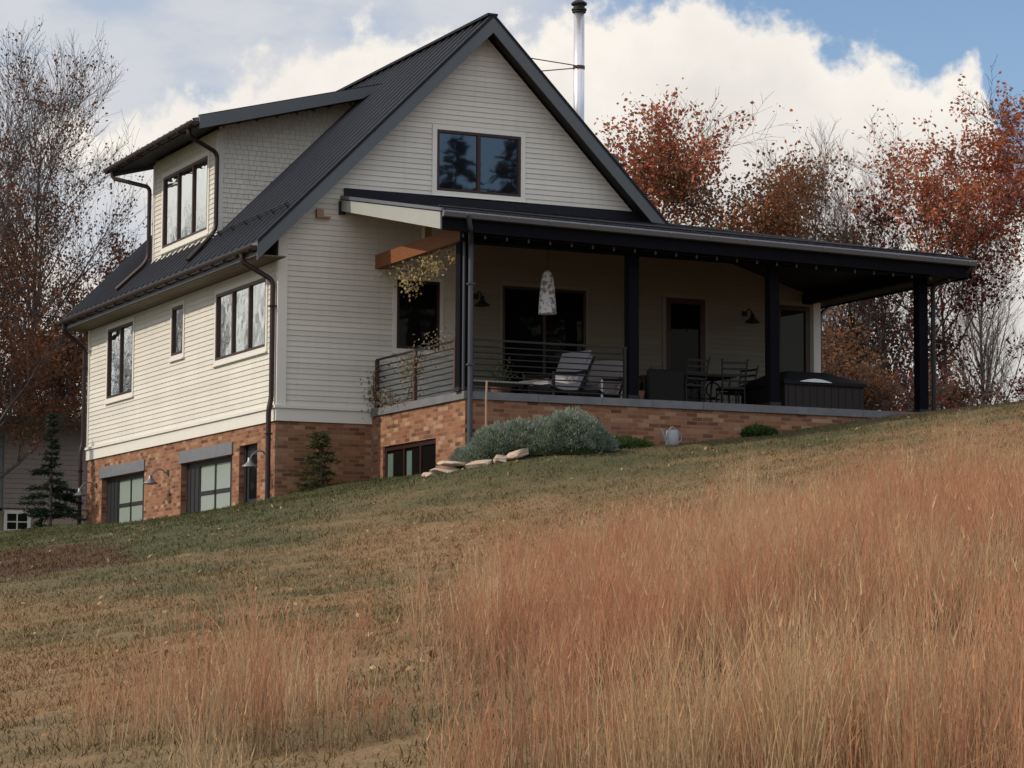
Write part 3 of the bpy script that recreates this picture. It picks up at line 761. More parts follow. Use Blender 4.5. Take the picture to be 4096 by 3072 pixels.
# beams and posts
b = MB(); b.box(1.93, 11.90, -4.40, -4.20, 2.97, 3.26); b.box(11.62, 11.78, -4.19, 1.0, 2.90, 3.12)
b.build('porch_beam', M['darkwood'], house)
b = MB(); b.box(1.97, 2.13, -4.19, 0.20, 3.04, 3.31); b.build('porch_side_beam', M['cedar'], house)
MB().box(1.98, 2.12, -2.46, -2.30, 3.312, 3.72).build('stub_post', M['tanwood'], house)
for x in (1.95, 5.36, 8.36, 11.71):
    w = 0.10
    p = MB().box(x-w, x+w, -4.30-w, -4.30+w, 0.282 if x < 11 else -0.4, 2.968).build('porch_post', M['darkwood'], house)
    pb = MB().box(x-w-.02, x+w+.02, -4.30-w-.02, -4.30+w+.02, 0.282, 0.36).build('post_base', M['blackmetal'], p)
# porch floor and coping
b = MB(); b.box(2.04, 12.05, -4.36, -0.035, 0.10, 0.275); b.build('porch_floor', M['floor'], house)
b = MB(); b.box(1.885, 2.10, -4.52, -0.078, 0.142, 0.282)
x = 2.102
while x < 12.1:
    w = random.uniform(0.9, 1.3); x1 = min(x+w, 12.14)
    b.box(x, x1-.006, -4.52-random.uniform(0,.006), -4.29, 0.142, 0.282+random.uniform(-.002,.002)); x = x1
b.build('coping', M['coping'], house)
# railing
rb = MB()
rl = rb.box(2.08, 5.24, -4.37, -4.33, 1.215, 1.25).box(1.99, 2.03, -4.18, -0.04, 1.235, 1.27).build('railing', M['blackmetal'], house)
for k in range(8):
    z = 0.36+0.107*k
    MB().tube([(2.07,-4.35,z),(5.24,-4.35,z)], 0.0125, 6).build('rail_bar', M['blackmetal'], rl)
    MB().tube([(2.01,-4.18,z+.01),(2.01,-0.05,z+.01)], 0.0125, 6).build('rail_bar', M['blackmetal'], rl)
for x, y in ((2.01,-0.07),(2.01,-1.98),(2.01,-3.86)):
    MB().box(x-.032, x+.032, y-.032, y+.032, 0.283, 1.25).build('rail_post', M['rust'], rl)
for x in (2.11, 5.19): MB().box(x-.025, x+.025, -4.375, -4.325, 0.283, 1.22).build('rail_post', M['blackmetal'], rl)

# downspouts
def rounded(pts, r=0.12, n=5):
    pts = [Vector(p) for p in pts]; out = [pts[0]]
    for i in range(1, len(pts)-1):
        a, p, c = pts[i-1], pts[i], pts[i+1]
        d1 = (a-p); d2 = (c-p); q = min(r, d1.length*.45, d2.length*.45)
        s_, e_ = p+d1.normalized()*q, p+d2.normalized()*q
        for k in range(n+1):
            t = k/n; out.append(s_*(1-t)**2+p*(2*t*(1-t))+e_*t*t)
    out.append(pts[-1]); return out
def spout(pts, r, m, straps=()):
    b = MB().tube(rounded(pts), r, 10)
    for p in straps: b.box(p[0]-r*1.3, p[0]+r*1.3, p[1]-r*1.3, p[1]+r*1.3, p[2]-.015, p[2]+.015)
    return b.build('downspout', m, house, smooth=False)
spout([(-.64,0.32,3.22),(-.64,0.32,3.05),(-.10,0.07,2.70),(-.10,0.07,0.42),(-.15,0.07,0.22),(-.15,0.07,-1.9)], 0.050, M['gutter'], [(-.10,.07,2.2),(-.15,.07,-.25)])
spout([(-.64,13.15,3.22),(-.64,13.15,3.02),(-.10,13.22,2.68),(-.10,13.22,0.42),(-.15,13.22,0.22),(-.15,13.22,-2.5)], 0.050, M['gutter'], [(-.10,13.22,2.2),(-.15,13.22,-.25)])
for ye, yw, yl in ((4.35,4.48,4.28),(9.95,9.22,9.45)):
    spout([(-.47,ye,6.42),(-.45,ye,6.20),(0.20,yw,5.93),(0.20,yw,4.36),(0.10,yw,4.17),(-.46,yl,3.60)], 0.047, M['gutter'])
spout([(1.70,-5.08,3.34),(1.78,-5.0,3.12),(1.98,-4.58,2.95),(1.98,-4.58,-1.2)], 0.046, M['dspout'], [(1.98,-4.58,2.2),(1.98,-4.58,.75)])
spout([(1.90,-4.46,2.96),(1.90,-4.46,0.30)], 0.026, M['dspout'])
spout([(12.42,-5.05,3.14),(12.38,-4.98,3.02),(11.93,-4.40,2.80),(11.93,-4.40,0.0)], 0.045, M['blackmetal'])
spout([(12.50,0.3,3.05),(12.50,0.3,2.95),(12.11,0.08,2.72),(12.11,0.08,0.2)], 0.045, M['gutter'])

# gooseneck wall lamps
def wall_lamp(wall, n, out, drop, m_shade, m_arm=None):
    """wall = mount point, n = outward normal"""
    w = Vector(wall); n = Vector(n); Z = Vector((0,0,1)); m_arm = m_arm or m_shade
    pts = [w+n*t for t in (0, .10)]
    for k in range(1, 9):
        a = math.pi*k/8
        pts.append(w+n*(0.10+out*0.5*(1-math.cos(a)))+Z*(math.sin(a)*0.13-(drop*k/8)))
    tip = pts[-1]
    l = MB().lathe([(0.0,-.01),(0.045,-.005),(0.05,.015),(0,.02)], (0,0,0), 10)
    b = MB().tube(pts, 0.014, 7); b.box(w.x-.05, w.x+.05, w.y-.05, w.y+.05, w.z-.05, w.z+.05)
    o = b.build('wall_lamp', m_arm, house)
    MB().lathe([(0.025,0.09),(0.04,0.08),(0.045,0.02),(0.07,-0.02),(0.145,-0.07),(0.16,-0.10),(0.15,-0.10),(0.07,-0.035),(0.0,-0.03)], tip, 18).build('lamp_shade', m_shade, o, smooth=True)
for y in (6.80, 12.33): wall_lamp((0.0,y,-0.62), (-1,0,0), 0.30, 0.16, M['galv'])
wall_lamp((0.0,0.40,-0.62), (-1,0,0), 0.30, 0.16, M['galv'])
for x in (4.10, 10.22): wall_lamp((x,-0.02,2.62), (0,-1,0), 0.24, 0.12, M['blackmetal'])

# flue pipe
px, py = 7.87, 3.0
b = MB().lathe([(0.118,4.9),(0.118,9.40)], (px,py,0), 20)
for z in (6.9, 8.17): b.lathe([(0.122,z),(0.128,z+.02),(0.122,z+.04)], (px,py,0), 20)
ch = b.build('chimney_pipe', M['steel'], house, smooth=True)
b = MB().lathe([(0.15,9.395),(0.15,9.42),(0.125,9.43),(0.125,9.56),(0.17,9.565),(0.175,9.60),(0.10,9.66),(0.0,9.665)], (px,py,0), 20)
b.lathe([(0.165,9.44),(0.165,9.475)], (px,py,0), 20)
b.build('chimney_cap', M['blackmetal'], ch)
b = MB(); b.tube([(px,py,8.22),(5.95,2.2,8.10)], 0.012, 6); b.tube([(px,py,8.18),(6.0,3.6,7.95)], 0.012, 6); b.lathe([(0.13,8.15),(0.13,8.22)], (px,py,0), 16)
b.build('chimney_brace', M['rust'], ch)

# ------------------------------------------------------------------ things on the porch
FZ = 0.275
t = thing('string_lights', 'line of small unlit bulbs strung under the porch roof edge', 'string lights', (1.9,-4.88,3.05))
og = (1.9,-4.88,3.05)
n = 24; pts = []
for k in range(n*4+1):
    x = 1.7+k/(n*4)*10.3; pts.append((x, -4.86, edge_z(x)-.34-0.03*abs(math.sin(math.pi*k/4))))
MB().tube(pts, 0.006, 4).build('cord', M['blackmetal'], t, og)
for k in range(n+1):
    x = 1.7+k/n*10.3
    MB().lathe([(0.008,0.0),(0.016,-0.02),(0.024,-0.05),(0.012,-0.075),(0,-.08)], (x,-4.86,edge_z(x)-.345), 8).build('bulb', M['bulbglass'], t, og)

t = thing('hanging_lantern', 'tall white tapered paper lantern with dark mottling hanging in front of the sliding door', 'lantern', (4.16,-3.2,1.93))
og = (4.16,-3.2,1.93)
MB().lathe([(0.175,0.0),(0.17,0.03),(0.155,0.25),(0.135,0.52),(0.10,0.72),(0.05,0.81),(0.02,0.83)], og, 20).build('shade', M['lantern'], t, og, smooth=True)
MB().tube([(4.16,-3.2,2.75),(4.16,-3.2,3.45)], 0.006, 5).build('cord', M['blackmetal'], t, og)

def rot2(x, y, a, c): return (c[0]+x*math.cos(a)-y*math.sin(a), c[1]+x*math.sin(a)+y*math.cos(a))

# low bench
og = (3.25,-2.75,FZ)
t = thing('low_table', 'low pale board table behind the railing, left of the pale lounge chair', 'table', og)
MB().box(2.62,3.95,-3.05,-2.45,0.60,0.645).build('tabletop', M['palewood'], t, og)
for x in (2.72, 3.83):
    for y in (-2.97,-2.53): MB().box(x-.03,x+.03,y-.03,y+.03,FZ,0.60).build('leg', M['darkwood'], t, og)

# rattan lounge chair with pale cushion
def lounge(label, c, a, m_cush, s=1.0, legs=False):
    og = (c[0], c[1], FZ); t = thing('lounge_chair', label, 'chair', og)
    def P(x, y, z): q = rot2(x*s, y*s, a, c); return (q[0], q[1], FZ+z*s)
    prof = [(-.48,0.33),(-.30,0.26),(0.0,0.24),(0.20,0.28),(0.42,0.62),(0.55,0.92)]
    b = MB(); w = 0.40; vs = []; th = 0.10
    for x, z in prof: vs += [P(x,-w,z), P(x,w,z)]
    for x, z in prof: vs += [P(x-.03,-w,z+th), P(x-.03,w,z+th)]
    n = len(prof); fs = []
    for i in range(n-1):
        fs += [(2*i,2*i+1,2*i+3,2*i+2)[::-1], (2*n+2*i,2*n+2*i+1,2*n+2*i+3,2*n+2*i+2),
               (2*i,2*i+2,2*n+2*i+2,2*n+2*i), (2*i+1,2*n+2*i+1,2*n+2*i+3,2*i+3)]
    fs += [(0,2*n,2*n+1,1),(2*n-2,2*n-1,4*n-1,4*n-2)]
    b.add(vs, fs); cu = b.build('cushion', m_cush, t, og)
    cu.modifiers.new('b','BEVEL').width = 0.03
    for sgn in (-1, 1):
        f = MB().tube([P(-.50,sgn*.43,.30),P(-.2,sgn*.43,.22),(P(.2,sgn*.43,.24)),P(.60,sgn*.43,.92)], 0.028*s, 7)
        f.tube([P(-.42,sgn*.43,.55),P(.15,sgn*.43,.58),P(.42,sgn*.43,.64)], 0.028*s, 7)
        f.build('arm_frame', M['wicker'], t, og)
        for x in (-.40, .30): MB().tube([P(x,sgn*.43,0),P(x,sgn*.43,.56 if x < 0 else .36)], 0.026*s, 7).build('leg', M['white'] if legs else M['wicker'], t, og)
    return t
lounge('dark rattan lounge chair with a big pale grey cushion, facing left behind the railing', (4.55,-2.75), 0.25, M['cushion'], 1.0)
lounge('cushioned chair with pale legs between the lounge chair and the middle porch post', (5.55,-2.45), 0.5, simple('taupe_cushion', (0.27, 0.25, 0.25), 0.9, 0, 0.2, 10.0), 0.92, True)

# potted plants
def plant(label, cat, c, potr, poth, leaves, spread, height, m_leaf, pot=True, drooping=0.3, leafsize=0.06, seed=1, stems=14, name='potted_plant'):
    rg = random.Random(seed); og = c; t = thing(name, label, cat, og)
    if pot: MB().lathe([(potr*.7,0),(potr,poth*.95),(potr*1.05,poth),(potr*.9,poth),(potr*.85,poth*.9),(0,poth*.88)], og, 16).build('pot', M['terracotta'], t, og)
    st = MB(); lf = MB()
    for k in range(stems):
        a = rg.uniform(0, 6.283); r = spread*rg.uniform(.3, 1); h = height*rg.uniform(.55, 1)
        p = [Vector((og[0], og[1], og[2]+poth*.9))]
        for q in range(1, 6):
            f = q/5; p.append(Vector((og[0]+math.cos(a)*r*f, og[1]+math.sin(a)*r*f, og[2]+poth*.9+h*(f-drooping*f*f*f))))
        st.tube(p, [0.008-.0012*i for i in range(6)], 4)
        for q in range(leaves):
            f = rg.uniform(.3, 1); i = min(4, int(f*5)); v = p[i].lerp(p[i+1], f*5-i)
            v = v+Vector((rg.gauss(0,.04), rg.gauss(0,.04), rg.gauss(0,.03)))
            d1 = Vector((rg.gauss(0,1), rg.gauss(0,1), rg.gauss(0,1))).normalized()*leafsize*rg.uniform(.6,1.3)
            d2 = d1.cross(Vector((rg.gauss(0,1), rg.gauss(0,1), rg.gauss(0,1)))).normalized()*leafsize*.35
            lf.poly([v, v+d1*.5+d2, v+d1, v+d1*.5-d2])
    st.build('stem', M['bark'], t, og); lf.build('foliage', m_leaf, t, og); return t
plant('arching green plant in a clay pot behind the railing, left of the lounge chair', 'plant', (3.72,-2.1,FZ), .2, .35, 14, .45, .75, M['leaf_green'], seed=3)
plant('low dark bushy plant in a pot at the foot of the middle porch post', 'plant', (5.95,-3.3,FZ), .19, .28, 30, .32, .42, M['leaf_dark'], seed=5)

# dark wicker armchair (seen as a dark block right of the middle post)
og = (6.62,-2.9,FZ)
t = thing('wicker_armchair', 'boxy dark wicker armchair turned away, right of the middle porch post', 'armchair', og)
b = MB()
ring = [(-.40,-.36),(.40,-.36)]
b.box(og[0]-.40, og[0]+.40, og[1]-.42, og[1]-.32, FZ+.05, FZ+.72); b.build('backrest', M['wicker'], t, og).modifiers.new('b','BEVEL').width = .04
for sx in (-1, 1): MB().box(og[0]+sx*.40-.05, og[0]+sx*.40+.05, og[1]-.32, og[1]+.40, FZ+.05, FZ+.60).build('arm', M['wicker'], t, og)
MB().box(og[0]-.35, og[0]+.35, og[1]-.32, og[1]+.40, FZ+.08, FZ+.34).build('seat', M['wicker'], t, og)
for x in (-.38,.38):
    for y in (-.38,.36): MB().box(og[0]+x-.03, og[0]+x+.03, og[1]+y-.03, og[1]+y+.03, FZ, FZ+.08).build('leg', M['blackmetal'], t, og)

# dining table
og = (7.72,-2.3,FZ)
t = thing('dining_table', 'black iron dining table with a scrolled base among the ladder-back chairs', 'table', og)
MB().box(6.98,8.48,-2.75,-1.85,FZ+.70,FZ+.745).build('tabletop', M['blackmetal'], t, og)
b = MB()
for x in (7.25, 7.72, 8.2):
    b.tube([(x+.15*math.cos(a), -2.3, FZ+.48+.15*math.sin(a)) for a in np.linspace(0, 6.283, 17)], 0.016, 5)
b.tube([(7.1,-2.3,FZ+.30),(8.35,-2.3,FZ+.30)], 0.018, 5); b.build('scroll_base', M['blackmetal'], t, og)
for x in (7.08, 8.38):
    for y in (-2.66,-1.94): MB().tube([(x,y,FZ+.70),(x+(.04 if x < 7.5 else -.04),y,FZ+.35),(x,y,FZ)], 0.02, 6).build('leg', M['blackmetal'], t, og)
def ladder_chair(label, c, a):
    og = (c[0], c[1], FZ); t = thing('ladder_back_chair', label, 'chair', og, 'black ladder-back chairs around the porch table')
    def P(x, y, z): q = rot2(x, y, a, c); return (q[0], q[1], FZ+z)
    s = MB(); sv = [P(x,y,z) for z in (.43,.475) for x,y in ((-.23,-.22),(.23,-.22),(.23,.24),(-.23,.24))]
    s.add(sv, [(0,3,2,1),(4,5,6,7),(0,1,5,4),(1,2,6,5),(2,3,7,6),(3,0,4,7)]); s.build('seat', M['blackmetal'], t, og)
    for sx in (-1, 1):
        MB().tube([P(sx*.22,.22,0),P(sx*.22,.22,.43)], .015, 6).build('leg', M['blackmetal'], t, og)
        MB().tube([P(sx*.22,-.24,0),P(sx*.22,-.21,.45),P(sx*.24,-.27,.75),P(sx*.25,-.33,1.0)], .016, 6).build('leg', M['blackmetal'], t, og)
    b = MB()
    for k in range(4):
        z = .58+.115*k; y = -.225-.03*k
        b.beam(P(-.235,y,z), P(.235,y,z), 0.016, 0.042)
    b.build('backrest', M['blackmetal'], t, og); return t
ladder_chair('ladder-back chair with its back to the lawn, beside the dark wicker armchair', (7.25,-3.05), 0.12)
ladder_chair('ladder-back chair with its back to the lawn at the hot tub end of the table', (8.22,-2.95), -0.25)
ladder_chair('ladder-back chair behind the table in front of the narrow glazed door', (7.70,-1.45), math.pi)
ladder_chair('ladder-back chair at the right end of the table, turned sideways', (8.80,-2.2), 1.75)

# hot tub
og = (9.72,-3.15,FZ)
t = thing('hot_tub', 'dark brown panelled hot tub under a raised charcoal cover at the porch right end', 'hot tub', og)
x0, x1, y0, y1 = 8.86, 10.62, -3.92, -2.25
b = MB(); b.box(x0, x1, y0, y1, FZ+.04, FZ+.50)
for x in np.arange(x0+.08, x1-.05, .16): b.box(x, x+.012, y0-.008, y0, FZ+.06, FZ+.48)
for y in np.arange(y0+.08, y1-.05, .16): b.box(x0-.008, x0, y, y+.012, FZ+.06, FZ+.48)
b.build('cabinet', M['tubpanel'], t, og)
b = MB(); zc = FZ+.50; cx_, cy_ = (x0+x1)/2, (y0+y1)/2
lo = [(x0-.05,y0-.05,zc+.002),(x1+.05,y0-.05,zc+.002),(x1+.05,y1+.05,zc+.002),(x0-.05,y1+.05,zc+.002)]
mi = [(x,y,z+.07) for x,y,z in lo]; hi = [(x0+.35,y0+.45,zc+.30),(x1-.55,y0+.45,zc+.30),(x1-.55,y1-.4,zc+.30),(x0+.35,y1-.4,zc+.30)]
b.add(lo+mi+hi, [(0,3,2,1)]+[(i,(i+1)%4,4+(i+1)%4,4+i) for i in range(4)]+[(4+i,4+(i+1)%4,8+(i+1)%4,8+i) for i in range(4)]+[(8,9,10,11)])
b.build('cover', M['tubcover'], t, og)
b = MB(); 
pt = [(9.15+.72*k/10, y0-.075, zc+.055+.06*math.sin(math.pi*k/10)) for k in range(11)]
b.add([(x,y,zc+.05) for x,y,z in pt]+pt, [(i,i+1,12+i,11+i) for i in range(10)]); b.build('cover_highlight', M['white'], t, og)  # white strip standing in for the bright highlight on the cover

# vines
def vine(label, base, paths, nleaf, m_leaf, leafsize, seed, jitter, name='climbing_vine'):
    rg = random.Random(seed); t = thing(name, label, 'vine', base); st = MB(); lf = MB()
    for p in paths:
        p = [Vector(q) for q in p]
        pp = []
        for a, c in zip(p, p[1:]):
            for k in range(4): pp.append(a.lerp(c, k/4)+Vector((rg.gauss(0,.02), rg.gauss(0,.02), rg.gauss(0,.02))))
        pp.append(p[-1]); st.tube(pp, 0.009, 4)
        for q in range(nleaf):
            v = rg.choice(pp)+Vector((rg.gauss(0,jitter), rg.gauss(0,jitter), rg.gauss(0,jitter)-jitter*.6))
            d1 = Vector((rg.gauss(0,1), rg.gauss(0,1), rg.gauss(0,1)-.5)).normalized()*leafsize*rg.uniform(.6,1.3)
            d2 = d1.cross(Vector((rg.gauss(0,1), rg.gauss(0,1), rg.gauss(0,1)))).normalized()*leafsize*.42
            lf.poly([v, v+d1*.5+d2, v+d1, v+d1*.5-d2])
    st.build('stem', M['bark'], t, base); lf.build('foliage', m_leaf, t, base); return t
vine('straw yellow vine hanging under the orange porch beam', (2.05,-0.2,3.0), [[(2.08,-.3,3.02),(2.1,-1.0,2.92),(2.12,-1.8,2.9),(2.1,-2.6,2.98)],[(2.3,-.5,2.95),(2.35,-1.3,2.85),(2.3,-2.2,2.95)],[(2.1,-1.4,2.95),(2.1,-1.5,2.7),(2.12,-1.52,2.48)],[(2.1,-2.2,2.95),(2.15,-2.7,2.75)],[(2.2,-3.0,3.0),(2.15,-3.6,2.95),(2.1,-3.9,2.85)]],
     150, M['leaf_vine'], .062, 4, .10)
vine('dry brown vine tangled through the side railing', (2.0,-0.2,0.29), [[(1.97,.0,.3),(1.95,-.05,.8),(2.0,-.1,1.15)],[(2.0,-1.6,.35),(1.98,-1.9,.7),(1.98,-2.05,1.0),(2.0,-2.3,1.25)],[(1.98,-2.0,.9),(1.98,-1.4,1.1)],[(1.97,0.,.31),(1.98,-.8,.33),(2.0,-1.6,.35)],[(1.98,-.9,.4),(1.98,-.4,.6)],[(1.95,.05,.55),(1.9,.0,.75)],[(1.98,-2.2,1.28),(1.98,-3.0,1.36),(2.0,-3.8,1.30)]],
     130, M['leaf_railing'], .055, 9, .11)

# ------------------------------------------------------------------ garden things
og = (2.18,-4.85,gzf(2.18,-4.85))
t = MB().tube([(2.18,-4.85,og[2]),(2.17,-4.85,0.1),(2.19,-4.84,.45)], 0.018, 6).build('garden_stake', M['tanwood'], None, og)
tag(t, 'thin pale wooden stake standing against the porch base beside the downspout', 'stake')

def can():
    og = (5.82,-5.02,gzf(5.82,-5.02)-.01)
    t = thing('watering_can', 'small galvanised watering can on the grass in front of the brick porch base', 'watering can', og)
    x, y, z = og
    MB().lathe([(0.115,0.0),(0.12,0.02),(0.118,0.26),(0.10,0.29),(0.06,0.30),(0.0,0.30)], og, 18).build('body', M['galvcan'], t, og, smooth=True)
    MB().tube([(x-.10,y,z+.06),(x-.18,y,z+.20),(x-.23,y,z+.31)], [.028,.02,.016], 8).build('spout', M['galvcan'], t, og)
    MB().tube([(x+.11,y,z+.05),(x+.19,y,z+.12),(x+.19,y,z+.22),(x+.10,y,z+.29),(x,y,z+.36),(x-.06,y,z+.30)], .012, 7).build('handle', M['galvcan'], t, og)
can()

def rock(c, s, seed):
    rg = random.Random(seed); b = MB()
    import bmesh
    bm = bmesh.new(); bmesh.ops.create_icosphere(bm, subdivisions=3, radius=1)
    ph = [rg.uniform(0, 6.28) for _ in range(6)]
    cut = [(Vector((rg.gauss(0,1),rg.gauss(0,1),rg.gauss(0,.5))).normalized(), rg.uniform(.45,.75)) for _ in range(11)]+[(Vector((rg.gauss(0,.12),rg.gauss(0,.12),1)).normalized(), .55)]
    vs = []
    for v in bm.verts:
        p = v.co.copy()
        for n_, d in cut:
            k = p.dot(n_)
            if k > d: p -= n_*(k-d)*.97
        p *= 1+.04*math.sin(7*p.x+ph[0])*math.sin(6*p.y+ph[1])+.03*math.sin(15*p.z+ph[2])
        vs.append((c[0]+p.x*s[0], c[1]+p.y*s[1], c[2]+p.z*s[2]))
    fs = [tuple(w.index for w in f.verts) for f in bm.faces]; bm.free()
    b.add(vs, fs); return b.build('edging_stone', M['stone'], None, c)
STN = [((1.32,-5.16),(.34,.22,.10),-.03,'long flat edging stone beside the basement window, lowest of the row'),
       ((1.40,-5.2),(.32,.22,.065),.10,'flat slab stacked on top of the lowest edging stone'),
       ((1.78,-5.44),(.29,.2,.13),.0,'broad edging stone in the middle of the row below the left juniper'),
       ((2.12,-5.62),(.25,.18,.13),.02,'squat edging stone second from the right, between the two junipers'),
       ((2.40,-5.76),(.28,.17,.11),.08,'tilted reddish edging stone at the right end, against the larger juniper'),
       ((1.05,-4.98),(.22,.17,.08),-.02,'small edging stone at the left end, by the basement window corner')]
for k, ((x, y), s, dz, lab) in enumerate(STN):
    o = rock((x, y, gzf(x, y)+dz+.03), s, 20+k); tag(o, lab, 'stone', 'stone edging of the planting bed')
    o.rotation_euler = (0, (0, .05, -.06, .08, -.22, 0)[k], -0.5)

def mound(name, label, cat, lobes, n, m, size=0.09, seed=1, group=None):
    """dense clump of upward/outward tufts on overlapping ellipsoid lobes (centre, radii)"""
    rg = np.random.default_rng(seed)
    V = []; F = []
    tot = sum(r[0]*r[1] for _, r in lobes)
    for c, r in lobes:
        k = int(n*r[0]*r[1]/tot)
        d = rg.normal(size=(k, 3)); d[:,2] = np.abs(d[:,2])*.9-.12; d /= np.linalg.norm(d, axis=1)[:,None]
        sh = rg.uniform(.80, 1.0, k)
        bump = 1+.07*np.sin(d[:,0]*9+c[0])*np.sin(d[:,1]*8+1)+.05*np.sin(d[:,2]*14+d[:,0]*11)
        p = np.array(c)+d*np.array(r)*(sh*bump)[:,None]
        dirv = d*np.array([1,1,.7])+np.array([0,0,.55])+rg.normal(0,.35,(k,3)); dirv /= np.linalg.norm(dirv, axis=1)[:,None]
        side = np.cross(dirv, rg.normal(size=(k,3))); side /= np.linalg.norm(side, axis=1)[:,None]
        ln = size*rg.uniform(.6,1.4,k); w = ln*.16
        o = len(V)*0
        base = sum(len(v) for v in V)
        V.append(np.stack([p-side*w[:,None], p+side*w[:,None], p+dirv*ln[:,None]], 1).reshape(-1,3))
        F.append(base+np.arange(k*3).reshape(-1,3))
    V = np.concatenate(V); F = np.concatenate(F)
    c0 = lobes[0][0]; base = np.array([c0[0], c0[1], gzf(c0[0], c0[1])])
    t = thing(name, label, cat, tuple(base), group)
    o = big_mesh('foliage', V-base, F, None, m); o.parent = t
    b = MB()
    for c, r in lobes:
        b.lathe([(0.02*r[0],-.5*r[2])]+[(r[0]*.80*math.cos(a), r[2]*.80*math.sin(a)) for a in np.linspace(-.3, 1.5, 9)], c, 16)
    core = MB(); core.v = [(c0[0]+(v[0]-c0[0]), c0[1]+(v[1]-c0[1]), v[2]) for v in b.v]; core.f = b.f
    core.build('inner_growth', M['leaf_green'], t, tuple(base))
    return t
def gl_(x, y, dz): return (x, y, gzf(x, y)+dz)
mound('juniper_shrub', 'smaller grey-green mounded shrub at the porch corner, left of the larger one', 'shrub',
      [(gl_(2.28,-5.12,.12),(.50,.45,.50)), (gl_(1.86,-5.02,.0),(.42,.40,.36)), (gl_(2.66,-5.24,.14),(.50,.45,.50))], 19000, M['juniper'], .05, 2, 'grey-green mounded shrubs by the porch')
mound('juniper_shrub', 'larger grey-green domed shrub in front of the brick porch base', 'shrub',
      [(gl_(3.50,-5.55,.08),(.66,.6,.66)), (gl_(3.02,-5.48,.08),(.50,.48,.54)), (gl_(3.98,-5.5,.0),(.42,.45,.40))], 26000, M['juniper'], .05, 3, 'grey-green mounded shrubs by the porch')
mound('groundcover_plant', 'low yellow-green leafy plant spreading right of the larger juniper', 'plant',
      [(gl_(4.75,-4.95,.02),(.35,.3,.13)), (gl_(5.15,-4.9,.0),(.25,.25,.1))], 1300, M['leaf_mint'], .11, 4)
mound('groundcover_plant', 'low green plant against the porch base right of the watering can', 'plant',
      [(gl_(7.75,-4.85,.0),(.3,.25,.14))], 700, M['leaf_mint'], .11, 5)

# ------------------------------------------------------------------ trees
def rand_perp(d, rg):
    v = Vector((rg.gauss(0,1), rg.gauss(0,1), rg.gauss(0,1))); v -= d*v.dot(d); return v.normalized()
class TreeGen:
    def __init__(s, seed, H, spread, levels=4, trunk_r=0.2, first=0.25, nchild=(9,7,6,5), up=0.5, crook=0.12, lratio=(.55,.5,.5,.45), minr=0.010, fork=1, wide=1.0):
        s.rg = random.Random(seed); s.H = H; s.levels = levels; s.b = MB(); s.tw = MB(); s.tips = []
        s.nchild = nchild; s.up = up; s.crook = crook; s.lr = lratio; s.minr = minr; s.spread = spread; s.first = first
        rg = s.rg
        for k in range(fork):
            d = Vector((rg.gauss(0,.10 if fork == 1 else .28), rg.gauss(0,.10 if fork == 1 else .28), 1)).normalized()
            s.grow(Vector((0,0,-.3)), d, H*(1 if k == 0 else rg.uniform(.75,.95)), trunk_r*(1 if fork == 1 else .75), 0)
        zs = sorted(v[2] for v in s.tw.v+s.b.v); f = H/zs[int(len(zs)*.9985)]
        fx = f*wide
        top_ = [v for v in s.tw.v if v[2] > .5/f*H]; mx_ = sum(v[0] for v in top_)/len(top_); my_ = sum(v[1] for v in top_)/len(top_); mz_ = sum(v[2] for v in top_)/len(top_)
        sh = lambda a, c, e: (a-mx_*e/mz_, c-my_*e/mz_, e)
        s.b.v = [sh(*v) for v in s.b.v]; s.tw.v = [sh(*v) for v in s.tw.v]; s.tips = [([Vector(sh(*p)) for p in pts], lev) for pts, lev in s.tips]
        s.b.v = [(a*fx, c*fx, e*f) for a, c, e in s.b.v]; s.tw.v = [(a*fx, c*fx, e*f) for a, c, e in s.tw.v]
        s.tips = [([Vector((p.x*fx, p.y*fx, p.z*f)) for p in pts], lev) for pts, lev in s.tips]
    def grow(s, p, d, ln, r, lev):
        rg = s.rg; n = (9, 6, 4, 3, 2)[min(lev, 4)]
        pts = [p.copy()]; rad = [r]; q = p.copy(); dd = d.copy()
        for i in range(n):
            dd = (dd+rand_perp(dd, rg)*s.crook*(1.0 if lev else .55)+Vector((0,0,s.up*.12 if lev else .08))).normalized()
            q = q+dd*(ln/n); pts.append(q.copy()); rad.append(max(s.minr*.6, r*(1-(i+1)/n*.86)))
        sides = (8, 5, 4, 3, 3)[min(lev, 4)]
        (s.b if lev < 2 else s.tw).tube(pts, rad, sides, caps=False)
        if lev >= s.levels-1:
            s.tips.append((pts, lev))
        if lev+1 >= s.levels: return
        m = s.nchild[lev]; m = max(2, int(m*rg.uniform(.75,1.25)))
        f0 = s.first if lev == 0 else .2
        for k in range(m):
            f = f0+(1-f0)*(k+rg.uniform(.1,.9))/m
            x = f*n; i = min(n-1, int(x)); o = pts[i].lerp(pts[i+1], x-i); rr = rad[i]+(rad[i+1]-rad[i])*(x-i)
            ax = (pts[i+1]-pts[i]).normalized()
            out = rand_perp(ax, rg)
            ang = rg.uniform(.45, .95)*(s.spread if lev == 0 else 1.0)
            nd = (ax*math.cos(ang)+out*math.sin(ang)).normalized()
            nd = (nd+Vector((0,0,s.up*.35))).normalized()
            cl = ln*s.lr[lev]*rg.uniform(.7,1.15)*(1.0-.55*max(0, f-.45) if lev == 0 else 1-.3*f)
            s.grow(o, nd, cl, max(s.minr, rr*rg.uniform(.5,.68)), lev+1)
